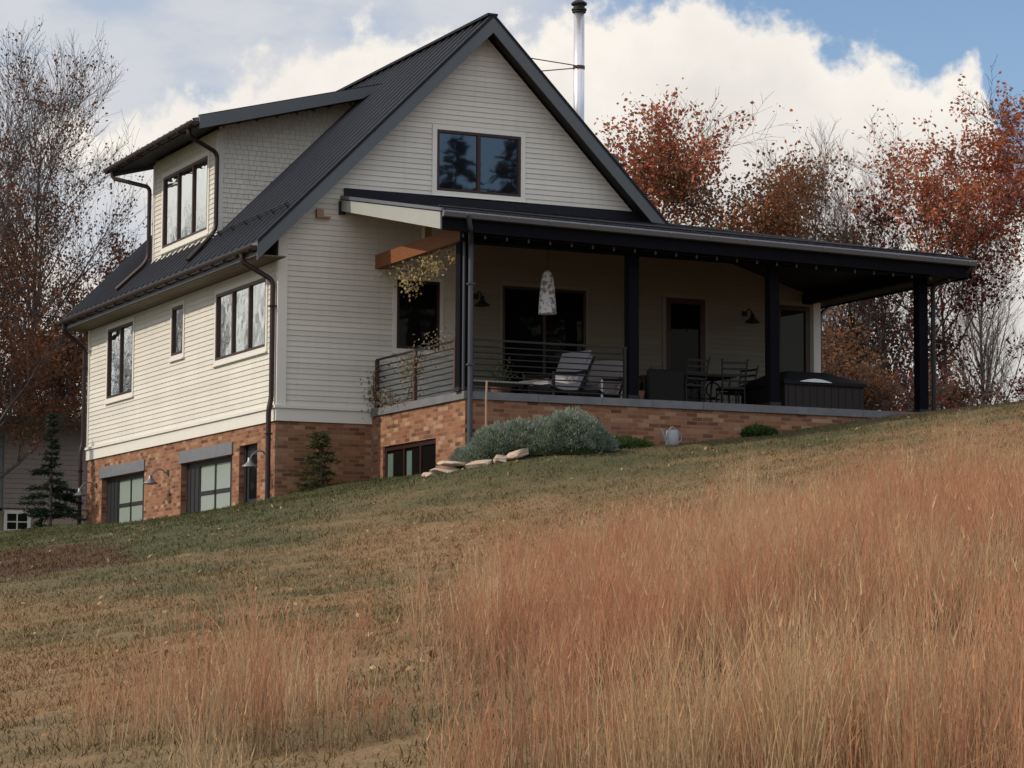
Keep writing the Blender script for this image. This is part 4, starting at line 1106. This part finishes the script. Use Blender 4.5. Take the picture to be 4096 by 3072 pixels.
def leaf_mesh(tg, n, size, seed, clump=0.25, zone=(0,1), keep=None):
    rg = np.random.default_rng(seed)
    P = []
    for pts, lev in tg.tips:
        a = np.array([tuple(p) for p in pts]); P.append(a[1:])
    P = np.concatenate(P)
    if keep is not None: P = P[keep(P)]
    # clumps: pick seeds then jitter
    sd_ = rg.integers(0, len(P), max(1, n//7)); off = rg.normal(0, clump*.6, (len(sd_),3)); j = rg.integers(0, len(sd_), n); c = P[sd_[j]]+off[j]+rg.normal(0, clump*.75, (n,3))
    d1 = rg.normal(size=(n,3)); d1 /= np.linalg.norm(d1, axis=1)[:,None]
    d2 = np.cross(d1, rg.normal(size=(n,3))); d2 /= np.linalg.norm(d2, axis=1)[:,None]
    s = size*rg.uniform(.55,1.35,n)[:,None]
    V = np.stack([c-d1*s*.5, c+d2*s*.36, c+d1*s*.5, c-d2*s*.36], 1).reshape(-1,3)
    return V, np.arange(n*4).reshape(-1,4)
def make_tree(name, label, cat, loc, tg, leaves=None, m_leaf=None, m_bark='bark', group=None):
    t = thing(name, label, cat, loc, group)
    tg.b.build('trunk', M[m_bark], t, (0,0,0), smooth=True)
    tg.tw.build('branches', M[m_bark], t, (0,0,0))
    if leaves is not None:
        o = big_mesh('crown', leaves[0], None, leaves[1], M[m_leaf]); o.parent = t
    return t
def place(x, y, sink=0.0): return (x, y, gzf(x, y)-sink)
GRP = 'autumn trees behind the house'
def spawn(src, label, loc, rz=0.0, s=1.0, sz=None, group=GRP):
    c = copy_tree(src); c.location = loc; c.rotation_euler = (0,0,rz); c.scale = (s, s, sz or s); c['label'] = label
    if group: c['group'] = group
    return c

# left: sparse tall trees with rusty leaves lower down
tg = TreeGen(11, 16.4, 1.0, 4, .17, .08, (48,14,10), up=.68, lratio=(.42,.5,.5), minr=.008, wide=1.12)
lowkeep = lambda P: RNG.uniform(size=len(P)) < np.clip(1.3-P[:,2]/10.5, .07, 1)
TL = make_tree('deciduous_tree', 'tall half-bare tree left of the house with rusty leaves low down', 'tree', place(3.3,31.0), tg, leaf_mesh(tg, 21000, .10, 1, .20, keep=lowkeep), 'leaf_brown', group=GRP)
TL.scale = (.84, .84, 1.0)
tg = TreeGen(12, 13.2, 1.0, 4, .15, .10, (38,13,10), up=.7, lratio=(.42,.5,.5), minr=.008, wide=1.15)
make_tree('deciduous_tree', 'half-bare tree with red-brown leaves at the left edge of the photo', 'tree', place(-0.4,22.8), tg, leaf_mesh(tg, 17000, .095, 2, .20, keep=lambda P: RNG.uniform(size=len(P)) < np.clip(1.35-P[:,2]/7.5, .06, 1)), 'leaf_brown', group=GRP)
tg = TreeGen(13, 7.0, 1.1, 4, .12, .08, (13,7,6), up=.45, lratio=(.5,.5,.5), minr=.012)
BUSH = make_tree('deciduous_tree', 'short rust-brown leafy tree between the left downspout and the tall trees', 'tree', place(4.0,30.5), tg, leaf_mesh(tg, 16000, .095, 3, .22), 'leaf_brown', group=GRP)
BUSH.scale = (1.25,1.25,1.05)
tg = TreeGen(14, 10.6, 1.0, 4, .13, .2, (12,7,6), up=.6, lratio=(.42,.5,.5), minr=.012)
make_tree('deciduous_tree', 'slim tree with dark red leaves showing over the left roof eave', 'tree', place(6.4,32.4), tg, leaf_mesh(tg, 3600, .12, 4, .16), 'leaf_dark', group=GRP)

# right
tg = TreeGen(21, 12.1, 1.0, 4, .15, .48, (28,10,8), up=.35, lratio=(.46,.5,.5), minr=.008, wide=1.15)
OAK = make_tree('oak_tree', 'rust-orange oak beside the right slope of the gable roof', 'tree', place(18.2,18.9), tg, leaf_mesh(tg, 9000, .12, 5, .20, keep=lambda P: RNG.uniform(size=len(P)) < np.clip(.62-.22*P[:,0]+.2*np.sin(P[:,2]*2.1), .12, 1)*np.clip((P[:,2]-5.2)/2.6, .04, 1)), 'leaf_orange', group=GRP)
tg = TreeGen(22, 10.1, 1.25, 4, .20, .12, (34,11,8), up=.22, lratio=(.46,.5,.5), minr=.008, wide=1.35)
make_tree('maple_tree', 'round dense tree turning from rust to olive grey above the porch roof', 'tree', place(20.3,17.9), tg, leaf_mesh(tg, 46000, .11, 6, .30), 'leaf_dull', group=GRP)
tg = TreeGen(23, 11.2, .9, 4, .13, .25, (28,13,9), up=.85, lratio=(.40,.5,.5), minr=.0075)
BARE = make_tree('bare_tree', 'leafless grey tree rising behind the round olive-rust tree', 'tree', place(23.0,18.6), tg, m_bark='barkgrey', group=GRP)
tg = TreeGen(24, 10.0, 1.0, 4, .12, .12, (30,13,9), up=.6, lratio=(.48,.5,.5), minr=.0075)
BARE2 = make_tree('bare_tree', 'pale leafless spreading tree between the olive-rust tree and the right-hand oaks', 'tree', place(23.8,17.4), tg, m_bark='barkgrey', group=GRP)
tg = TreeGen(25, 9.4, .9, 4, .13, .2, (18,10,8), up=.55, lratio=(.40,.5,.5), minr=.008)
DARK = make_tree('deciduous_tree', 'thin tree with a few dark plum leaves left of the bright orange oak', 'tree', place(23.9,15.6), tg, leaf_mesh(tg, 1900, .12, 7, .16), 'leaf_dark', group=GRP)
spawn(OAK, 'bright orange oak in front of the far right trees, shorter than its neighbour', place(25.2,15.0), 1.9, .86)
spawn(OAK, 'tallest orange oak, cut by the right edge of the photo', place(28.2,13.2), 4.1, 1.02, .93)
tg = TreeGen(26, 9.0, 1.0, 4, .12, .2, (18,9,7), up=.2, lratio=(.45,.5,.5), minr=.008)
MIX = make_tree('deciduous_tree', 'loose reddish tree behind the far right porch post', 'tree', place(26.6,16.5), tg, leaf_mesh(tg, 4200, .12, 8, .2), 'leaf_dark', group=GRP)
spawn(MIX, 'thin reddish tree at the right edge below the tallest oak', place(29.5,14.0), 2.2, .8)
spawn(BARE2, 'leafless tree right of the far porch post', place(28.8,18.0), 3.2, .95)
# low shrubs behind the crest on the right
tg = TreeGen(31, 2.2, 1.5, 4, .04, .03, (14,9,7), up=.25, lratio=(.62,.55,.5), minr=.006, fork=4)
SHR = make_tree('shrub', 'brown twiggy shrub right of the house corner behind the hot tub', 'shrub', place(15.6,3.8,.5), tg, leaf_mesh(tg, 3600, .09, 9, .12), 'leaf_brown', group='shrubs behind the crest of the lawn')
tg = TreeGen(32, 2.0, 1.5, 4, .04, .03, (12,9,7), up=.25, lratio=(.62,.55,.5), minr=.006, fork=4)
SHR2 = make_tree('shrub', 'dark plum-red shrub left of the far porch post', 'shrub', place(17.6,4.8,.5), tg, leaf_mesh(tg, 2200, .09, 10, .12), 'leaf_dark', group='shrubs behind the crest of the lawn')
G2 = 'shrubs behind the crest of the lawn'
spawn(SHR, 'brown shrub directly behind the far porch post', place(19.3,6.0,.3), 1.0, .95, group=G2)
spawn(SHR2, 'dark red shrub just right of the far porch post', place(21.4,5.4,.4), 2.0, .9, group=G2)
spawn(SHR, 'low brown shrub at the crest near the right edge of the photo', place(23.6,5.4,.5), 3.0, .85, group=G2)
spawn(SHR2, 'dark shrub farthest right at the crest', place(26.0,5.2,.6), 4.0, .8, group=G2)

# trees standing out of the frame to the left and behind the viewer (seen only as reflections)
spawn(BARE, 'leafless tree standing well left of the house, mirrored in the side windows', place(-7.5,29.0), 1.0, 1.05)
spawn(BARE2, 'pale leafless tree up the drive, mirrored in the upper dormer panes', place(-5.2,24.5), 2.3, 1.0)
spawn(BARE, 'leafless tree farthest up the drive, mirrored in the side windows', place(-12.0,38.0), 3.0, 1.1)

def conifer(name, label, loc, H, rbase, seed, m='needle', dens=1.0, gap=0.0, group=None, whorl=.32, topbare=0.0):
    rg = np.random.default_rng(seed); t = thing(name, label, 'conifer', loc, group)
    br = MB().tube([(0,0,-.3),(0.02,0,H*.5),(0,.02,H)], [H*.014+.02, H*.009+.012, .008], 7); C = []; D = []
    z = H*.06
    while z < H*.985:
        f = z/H; ln0 = rbase*(1-f)**.85+.06
        if f > 1-topbare: ln0 *= .35
        for k in range(int(rg.integers(5, 8))):
            if rg.uniform() < gap: continue
            a = rg.uniform(0, 6.283); ln = ln0*rg.uniform(.65, 1.12); dz = ln*rg.uniform(-.30, .12)
            e = np.array([math.cos(a)*ln, math.sin(a)*ln, z+dz]); s0 = np.array([0,0,z+.05*ln])
            mid = (s0+e)/2+np.array([0,0,.06*ln])
            br.tube([s0, mid, e], [.012+.006*ln, .009, .005], 4, caps=False)
            nn = int(70*ln*dens)+14; u = rg.uniform(.12, 1.02, nn)[:,None]
            p = s0*(1-u)**2+mid*2*u*(1-u)+e*u*u
            w = .10+.22*ln*(1-u)*.5
            p = p+rg.normal(0, 1, (nn,3))*np.array([1,1,.35])*w*.42
            C.append(p); D.append(np.tile((e-s0)/np.linalg.norm(e-s0), (nn,1)))
        z += whorl*rg.uniform(.7, 1.2)*(1-.55*f)
    C = np.concatenate(C); D = np.concatenate(D); n = len(C)
    D = D+rg.normal(0,.55,(n,3)); D /= np.linalg.norm(D, axis=1)[:,None]
    S = np.cross(D, rg.normal(size=(n,3))); S /= np.linalg.norm(S, axis=1)[:,None]
    l = (.10+.035*H/8)*rg.uniform(.6,1.3,n)[:,None]
    V = np.stack([C-S*l*.15, C+S*l*.15, C+D*l], 1).reshape(-1,3)
    br.build('trunk', M['bark'], t, (0,0,0))
    o = big_mesh('crown', V, np.arange(n*3).reshape(-1,3), None, M[m]); o.parent = t
    return t
conifer('spruce_tree', 'small scraggly dark spruce left of the house in front of the grey outbuilding', (-0.95,12.9,-1.80), 2.9, .88, 3, gap=.25, whorl=.22, topbare=.45, dens=2.6)
conifer('young_evergreen', 'small bushy green evergreen against the brick at the front corner of the house', (0.62,-0.70,gzf(.62,-.7)-.05), 1.12, .42, 5, 'leaf_olive', 1.0, gap=.2, whorl=.16)
CON = conifer('conifer_tree', 'tall dark conifer behind the viewer, mirrored in the left gable pane', place(24.0,-46.5), 15.1, 7.0, 8, whorl=.42, dens=1.3)
spawn(CON, 'tall dark conifer behind the viewer, mirrored in the right gable pane', place(26.0,-45.5), 1.4, .8, .97, group=None)

# ------------------------------------------------------------------ grey outbuilding far left
og = (1.5,26.0,-3.0)
nb = thing('outbuilding', 'grey-brown sided outbuilding behind the spruce at the left edge', 'outbuilding', og)
b = MB()
siding(b, (-2.2,25.9,0), (1,0,0), (0,-1,0), -0.55, 2.05, lambda z: 3.35, lambda z: 8.0, [], .14)
b.poly([(1.1,25.95,-3.2),(8,25.95,-3.2),(8,25.95,2.05),(1.1,25.95,2.05)])
b.build('side_wall', M['barnsiding'], nb, og)
b = MB(); siding(b, (-2.2,25.93,0), (1,0,0), (0,-1,0), -0.55, 2.0, lambda z: -4.0, lambda z: 3.35, [], .5)
b.poly([(-6,25.97,-3.2),(1.2,25.97,-3.2),(1.2,25.97,2.05),(-6,25.97,2.05)])
b.build('gable_wall', M['barngrey'], nb, og)
b = MB(); b.box(-6, 8, 25.70, 25.90, -3.2, -0.60); b.build('base_wall', M['barnbase'], nb, og)
b = MB(); b.prism([(-6,25.2,2.0),(-6,28.5,2.12),(-6,28.5,1.97),(-6,25.2,1.85)], (14.5,0,0)); b.box(-1.6, 1.0, 25.3, 25.72, -0.66, -0.58)
b.build('roof', M['roof'], nb, og)
MB().box(-6, 8.5, 25.15, 25.2, 1.78, 2.0).build('fascia', M['ceiling'], nb, og)
fr = MB(); wx0, wx1, wz0, wz1 = 1.22, 1.80, -1.40, -0.72
for a, c, d, e in ((wx0-.09,wx1+.09,wz1,wz1+.09),(wx0-.09,wx1+.09,wz0-.09,wz0),(wx0-.09,wx0,wz0,wz1),(wx1,wx1+.09,wz0,wz1)): fr.box(a, c, 25.64, 25.70, d, e)
fr.box((wx0+wx1)/2-.018, (wx0+wx1)/2+.018, 25.66, 25.695, wz0, wz1)
for k in (1, 2): fr.box(wx0, wx1, 25.665, 25.69, wz0+(wz1-wz0)*k/3-.015, wz0+(wz1-wz0)*k/3+.015)
f = fr.build('window', M['trim'], nb, og)
MB().box(wx0, wx1, 25.69, 25.699, wz0, wz1).build('pane', M['glass_porch'], f, og)

# ------------------------------------------------------------------ grasses
def poly_mask(x, y, ring):
    ring = np.array(ring); c = np.zeros(len(x), bool); n = len(ring)
    for a in range(n):
        x1, y1 = ring[a]; x2, y2 = ring[(a+1) % n]
        if y1 == y2: continue
        k = ((y1 > y) != (y2 > y)) & (x < (x2-x1)*(y-y1)/(y2-y1)+x1); c ^= k
    return c
FIELD = [(-12.4,-37.6),(-6.3,-23.8),(-3.5,-21.2),(-0.6,-17.6),(1.6,-16.6),(3.2,-18.6),(5.0,-18.2),(6.8,-20.4),(10,-20.4),(20,-24),(16,-36),(4,-46),(-8,-46)]
TUFTS_A = [(-12.95,-35.3),(-11.7,-31.0),(-11.15,-31.1),(-12.45,-35.4)]
TUFTS_B = [(-12.75,-36.3),(-11.75,-33.2),(-11.15,-33.3),(-12.3,-36.5)]
RIDGE_WISPS = [(-0.6,-17.2),(2.3,-13.8),(5.5,-13.8),(9.0,-12.2),(13,-13.5),(20,-20),(20,-24),(10,-20.4),(6.8,-20.4),(5.0,-18.2),(3.2,-18.6)]
SPARSE = [(-13.6,-38.0),(-12.0,-31.0),(-6.3,-23.6),(-12.4,-37.6)]
def blades(base, h, w, lean, az, curve, ucol, segs=2):
    """bent tapering blades as numpy verts: quad + tip triangle"""
    n = len(base)
    d = np.stack([np.cos(az), np.sin(az), np.zeros(n)], 1)
    vaz = RNG.uniform(0, 6.283, n); s = np.stack([np.cos(vaz), np.sin(vaz), np.zeros(n)], 1)*w[:,None]*.5
    def at(f): return base+d*(lean*f+curve*f*f)[:,None]*h[:,None]+np.array([0,0,1.])*(h*f*(1-.12*(lean+curve)*f))[:,None]
    p0, p1, p2 = at(0.0), at(.52), at(1.0)
    V = np.stack([p0-s, p0+s, p1+s*.8, p1-s*.8, p2], 1).reshape(-1,3)
    i = np.arange(n)*5
    Q = np.stack([i, i+1, i+2, i+3], 1); T = np.stack([i+3, i+2, i+4], 1)
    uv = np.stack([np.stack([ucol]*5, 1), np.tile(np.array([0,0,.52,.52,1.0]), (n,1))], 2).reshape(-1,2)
    return V, Q, T, uv
CAM = np.array([-16.8255, -46.9293])
def field():
    n0 = 22000
    x = RNG.uniform(-16, 20, n0); y = RNG.uniform(-46, -12, n0)
    jx, jy = x+RNG.normal(0,.40,n0), y+RNG.normal(0,.40,n0)
    main = poly_mask(jx, jy, FIELD); tu = poly_mask(jx, jy, TUFTS_A) | poly_mask(jx, jy, TUFTS_B); spz = poly_mask(jx, jy, SPARSE); rw = poly_mask(jx, jy, RIDGE_WISPS)
    dens = np.where(main, 1.0, np.where(tu, .55, np.where(spz, .06, np.where(rw, .22*(np.sin(x*1.7)+np.sin(y*1.3+x*.6) > .35), 0.0))))
    k = (RNG.uniform(size=n0) < dens) 
    # inside the frame cone plus a margin
    ang = np.arctan2(x-CAM[0], y-CAM[1]); dcam = np.hypot(x-CAM[0], y-CAM[1])
    k &= (ang > 0.434-.55) & (ang < 0.434+.75) & (dcam > np.where(np.abs(ang-.434) < .30, 8.5, 4.0))
    # patchy density: cheap sinusoid field
    pf = np.sin(x*.9+1.3*np.sin(y*.5))+np.sin(y*1.1+.7*np.sin(x*.8))+np.sin((x+y)*.43)
    k &= RNG.uniform(size=n0) < np.clip(.60+.30*pf, .12, 1)
    x, y, pf = x[k], y[k], pf[k]; nc = len(x)
    rng_ = np.hypot(x-CAM[0], y-CAM[1])
    per = np.where(rng_ < 18, 78, np.where(rng_ < 28, 66, 54)); ci = np.repeat(np.arange(nc), per); n = len(ci)
    hc = RNG.uniform(.40, .92, nc)*(1+.10*pf)*(1+.04*sstep(rng_, 24, 36)); cc = np.clip(RNG.normal(.50,.17,nc)-.20*np.sin(x*1.9+2*np.sin(y*1.1))-.14*np.sin(y*2.3+x*.7), 0, 1); la = RNG.uniform(0, 6.283, nc); sp = RNG.uniform(.05,.16,nc)
    bx_ = x[ci]+RNG.normal(0,1,n)*sp[ci]; by = y[ci]+RNG.normal(0,1,n)*sp[ci]
    base = np.stack([bx_, by, gz(bx_, by)-.02], 1)
    h = hc[ci]*RNG.uniform(.45,1.08,n); w = RNG.uniform(.0022,.0048,n)*(1+.014*rng_[ci])
    az = RNG.uniform(0,6.283,n)
    brk = RNG.uniform(size=n) < .07      # bent and broken stems
    V, Q, T, uv = blades(base, h*np.where(brk, .8, 1), w, np.abs(RNG.normal(0,.13,n))+np.where(brk, .35, 0), az, np.abs(RNG.normal(.08,.14,n))+np.where(brk, .6, 0), np.clip(cc[ci]+RNG.normal(0,.13,n)+np.where(brk, .25, 0), 0, 1))
    # fluffy seed wisps near the tips
    m = n//2; i = RNG.choice(n, m, replace=False)
    tip = V.reshape(-1,5,3)[i,4]; mid = V.reshape(-1,5,3)[i,2]; f = RNG.uniform(.1,1.0,m)[:,None]
    c = mid*(1-f)+tip*f; a = RNG.uniform(0,6.283,m)
    dv = np.stack([np.cos(a)*.35, np.sin(a)*.35, np.ones(m)*.9], 1); dv /= np.linalg.norm(dv, axis=1)[:,None]
    sv = np.cross(dv, RNG.normal(size=(m,3))); sv /= np.linalg.norm(sv, axis=1)[:,None]
    l = RNG.uniform(.04,.10,m)[:,None]; wv = w[i][:,None]*1.5
    V2 = np.stack([c-sv*wv*.5, c+sv*wv*.5, c+dv*l], 1).reshape(-1,3)
    T2 = len(V)+np.arange(m*3).reshape(-1,3)
    u2 = np.repeat(np.clip(uv.reshape(-1,5,2)[i,0,0]+RNG.normal(0.05,.15,m), 0, 1), 3); uv2 = np.stack([u2, np.ones(m*3)], 1)
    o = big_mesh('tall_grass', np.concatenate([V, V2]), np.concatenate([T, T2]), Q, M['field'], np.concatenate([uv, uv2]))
    tag(o, 'rust-orange and straw tall broom grass filling the right foreground', 'tall grass', kind='stuff')
    print('field blades', n)
field()

def lawn_blades():
    n0 = 950000
    x = RNG.uniform(-20, 22, n0); y = RNG.uniform(-38, 6, n0)
    r = np.hypot(x-CAM[0], y-CAM[1]); ang = np.arctan2(x-CAM[0], y-CAM[1])
    k = (ang > .434-.42) & (ang < .434+.42) & (r > np.where(np.abs(ang-.434) < .26, 8.5, 5.0))
    k &= ~((x > 1.85) & (y > -4.55)) & ~((x > -2.6) & (y > .2))
    k &= RNG.uniform(size=n0) < np.clip(34/r, 0, 1)*1.0
    x, y, r = x[k], y[k], r[k]; n = len(x)
    base = np.stack([x, y, gz(x, y)-.012], 1)
    h = RNG.uniform(.03,.07,n)*(1+.6*(RNG.uniform(size=n) < .05)); w = RNG.uniform(.004,.009,n)*(1+r*.012)
    V, Q, T, uv = blades(base, h, w, np.abs(RNG.normal(0,.5,n)), RNG.uniform(0,6.283,n), np.abs(RNG.normal(.2,.4,n)), RNG.uniform(size=n))
    o = big_mesh('lawn_grass', V, T, Q, M['blade']); tag(o, 'short mown lawn turning from green near the house to straw downhill', 'grass', kind='stuff')
    print('lawn blades', n)
lawn_blades()
def fallen():
    n = 2200
    x = RNG.uniform(-14, 14, n); y = RNG.uniform(-32, -4.6, n)
    k = ~((x > 1.6) & (y > -6)); x, y = x[k], y[k]; n = len(x)
    c = np.stack([x, y, gz(x, y)+.045], 1); a = RNG.uniform(0,6.283,n); s = RNG.uniform(.018,.042,n)
    d1 = np.stack([np.cos(a), np.sin(a), RNG.normal(0,.5,n)], 1)*s[:,None]; d2 = np.stack([-np.sin(a), np.cos(a), RNG.normal(0,.5,n)], 1)*s[:,None]*.6
    V = np.stack([c-d1, c+d2, c+d1, c-d2], 1).reshape(-1,3)
    o = big_mesh('fallen_leaves', V, None, np.arange(n*4).reshape(-1,4), M['fallen'])
    tag(o, 'dry tan leaves scattered over the lawn', 'leaves', kind='stuff')
fallen()

# ------------------------------------------------------------------ camera
P_F, P_PITCH, P_ROLL, P_YAW = 5651.916, 0.0956359, 0.0052514, 0.4339783
cam = bpy.data.cameras.new('Camera'); co = bpy.data.objects.new('Camera', cam); COL.objects.link(co)
cam.sensor_fit = 'HORIZONTAL'; cam.sensor_width = 36.0; cam.lens = P_F/2212.0*36.0
cam.clip_start = 0.1; cam.clip_end = 5000
fw = Vector((math.sin(P_YAW)*math.cos(P_PITCH), math.cos(P_YAW)*math.cos(P_PITCH), math.sin(P_PITCH)))
r0 = Vector((math.cos(P_YAW), -math.sin(P_YAW), 0)); u0 = r0.cross(fw)
rr = r0*math.cos(P_ROLL)+u0*math.sin(P_ROLL); uu = -r0*math.sin(P_ROLL)+u0*math.cos(P_ROLL)
mw = Matrix(((rr.x,uu.x,-fw.x,-16.82553),(rr.y,uu.y,-fw.y,-46.92934),(rr.z,uu.z,-fw.z,-4.03952),(0,0,0,1)))
co.matrix_world = mw; SC.camera = co

# ------------------------------------------------------------------ light and sky
SUN_EL = R(37); SUN_AZ = R(-90+13)        # bearing from +Y towards +X: just behind the gable plane, from the left
sd = Vector((math.sin(SUN_AZ)*math.cos(SUN_EL), math.cos(SUN_AZ)*math.cos(SUN_EL), math.sin(SUN_EL)))
sl = bpy.data.lights.new('Sun', 'SUN'); sl.energy = 3.15; sl.angle = R(0.6); sl.color = (1.0, 0.85, 0.67)
so = bpy.data.objects.new('Sun', sl); COL.objects.link(so)
so.rotation_euler = (-sd).to_track_quat('-Z', 'Y').to_euler()

w = bpy.data.worlds.new('World'); SC.world = w; w.use_nodes = True
nt = w.node_tree; nt.nodes.clear()
sky = N(nt, 'ShaderNodeTexSky'); sky.sky_type = 'NISHITA'; sky.sun_disc = False
sky.sun_elevation = SUN_EL; sky.sun_rotation = SUN_AZ; sky.air_density = 1.0; sky.dust_density = 0.15; sky.ozone_density = 2.2
gen = N(nt, 'ShaderNodeTexCoord').outputs['Generated']
sx = N(nt, 'ShaderNodeSeparateXYZ'); L(nt, gen, sx.inputs[0])
az = math_(nt, 'ARCTAN2', sx.outputs[0], sx.outputs[1])
el = math_(nt, 'ARCSINE', sx.outputs[2])
def p2u(px): return math.atan((px-1106)/5652.0)
def p2e(py): return 0.0956+(830-py)/5652.0
U0, U1 = p2u(-900), p2u(2700)
u = maprange(nt, math_(nt, 'SUBTRACT', az, P_YAW), U0, U1)
fc = N(nt, 'ShaderNodeFloatCurve'); L(nt, u, fc.inputs['Value'])
prof = [(-900,60),(-400,200),(0,330),(200,300),(400,225),(620,150),(850,105),(1100,52),(1250,42),(1400,22),(1520,-8),(1620,0),(1720,42),(1800,108),(1880,136),(1990,128),(2080,148),(2125,190),(2150,300),(2250,420),(2700,500)]
EL0, EL1 = p2e(700), p2e(-200)
cm = fc.mapping.curves[0]
pts = [((p2u(px)-U0)/(U1-U0), (p2e(py)-EL0)/(EL1-EL0)) for px, py in prof]
while len(cm.points) < len(pts): cm.points.new(.5, .5)
for q, (a, c) in zip(cm.points, pts): q.location = (a, c); q.handle_type = 'AUTO_CLAMPED'
fc.mapping.update()
T = maprange(nt, fc.outputs[0], 0, 1, EL0, EL1)
nA = noise(nt, gen, 26.0, 7.0, 0.58); nB = noise(nt, gen, 9.0, 6.0, 0.6); nC = noise(nt, gen, 60.0, 6.0, 0.6)
dist = math_(nt, 'SUBTRACT', math_(nt, 'ADD', T, maprange(nt, nA, .3, .7, -.016, .016)), el)
dist = math_(nt, 'ADD', dist, maprange(nt, nC, .3, .7, -.005, .005))
m1 = maprange(nt, dist, -.006, .007, 0, 1, True)
# cumulus colour: cream upper edges, greyer body
body = ramp(nt, math_(nt, 'ADD', maprange(nt, dist, 0, .09, 0, .75), maprange(nt, nB, .3, .7, -.28, .28)),
            [(0.0, (0.92,0.87,0.80)), (.35, (0.80,0.76,0.71)), (1.0, (0.60,0.585,0.56))])
# thin grey veil to the left, with blue gaps
leftness = maprange(nt, math_(nt, 'SUBTRACT', az, P_YAW), p2u(1500), p2u(1000), 0, 1, True)
veil = math_(nt, 'MULTIPLY', leftness, maprange(nt, noise(nt, scaled(nt, gen, (1,1,2.2)), 13.0, 6.0, .55), .30, .56, .50, .98, True))
# break the cumulus a little low on the left so that blue shows
hole = maprange(nt, noise(nt, gen, 17.0, 5.0, .55), .50, .66, 1.0, .15, True)
lowleft = math_(nt, 'MULTIPLY', maprange(nt, math_(nt, 'SUBTRACT', az, P_YAW), p2u(600), p2u(200), 0, 1, True), maprange(nt, el, p2e(330), p2e(400), 0, 1, True))
hm = math_(nt, 'ADD', math_(nt, 'MULTIPLY', lowleft, hole), math_(nt, 'SUBTRACT', 1.0, lowleft))
m1 = math_(nt, 'MULTIPLY', m1, hm)
# unseen cloud over the rest of the sky, brightened to lift ambient light
over = math_(nt, 'MULTIPLY', maprange(nt, noise(nt, gen, 2.4, 6.0, .55), .36, .56, .45, 1.0, True), maprange(nt, el, .28, .42, 0, 1, True))
bg = N(nt, 'ShaderNodeBackground'); bg.inputs[1].default_value = 0.125; L(nt, sky.outputs[0], bg.inputs[0])
c2 = N(nt, 'ShaderNodeBackground'); c2.inputs[0].default_value = (.66,.675,.715,1); c2.inputs[1].default_value = 1.0
c1 = N(nt, 'ShaderNodeBackground'); L(nt, body, c1.inputs[0]); c1.inputs[1].default_value = 1.05
c3 = N(nt, 'ShaderNodeBackground'); c3.inputs[0].default_value = (.92,.93,.97,1); c3.inputs[1].default_value = 1.25
x1 = N(nt, 'ShaderNodeMixShader'); L(nt, veil, x1.inputs[0]); L(nt, bg.outputs[0], x1.inputs[1]); L(nt, c2.outputs[0], x1.inputs[2])
x3 = N(nt, 'ShaderNodeMixShader'); L(nt, over, x3.inputs[0]); L(nt, x1.outputs[0], x3.inputs[1]); L(nt, c3.outputs[0], x3.inputs[2])
x2 = N(nt, 'ShaderNodeMixShader'); L(nt, m1, x2.inputs[0]); L(nt, x3.outputs[0], x2.inputs[1]); L(nt, c1.outputs[0], x2.inputs[2])
wo = N(nt, 'ShaderNodeOutputWorld'); L(nt, x2.outputs[0], wo.inputs[0])

SC.view_settings.view_transform = 'Standard'; SC.view_settings.look = 'None'; SC.view_settings.exposure = 0; SC.view_settings.gamma = 1
SC.render.engine = 'CYCLES'
SC.cycles.use_denoising = True
SC.cycles.max_bounces = 6; SC.cycles.transparent_max_bounces = 4
SC.cycles.sample_clamp_indirect = 4.0
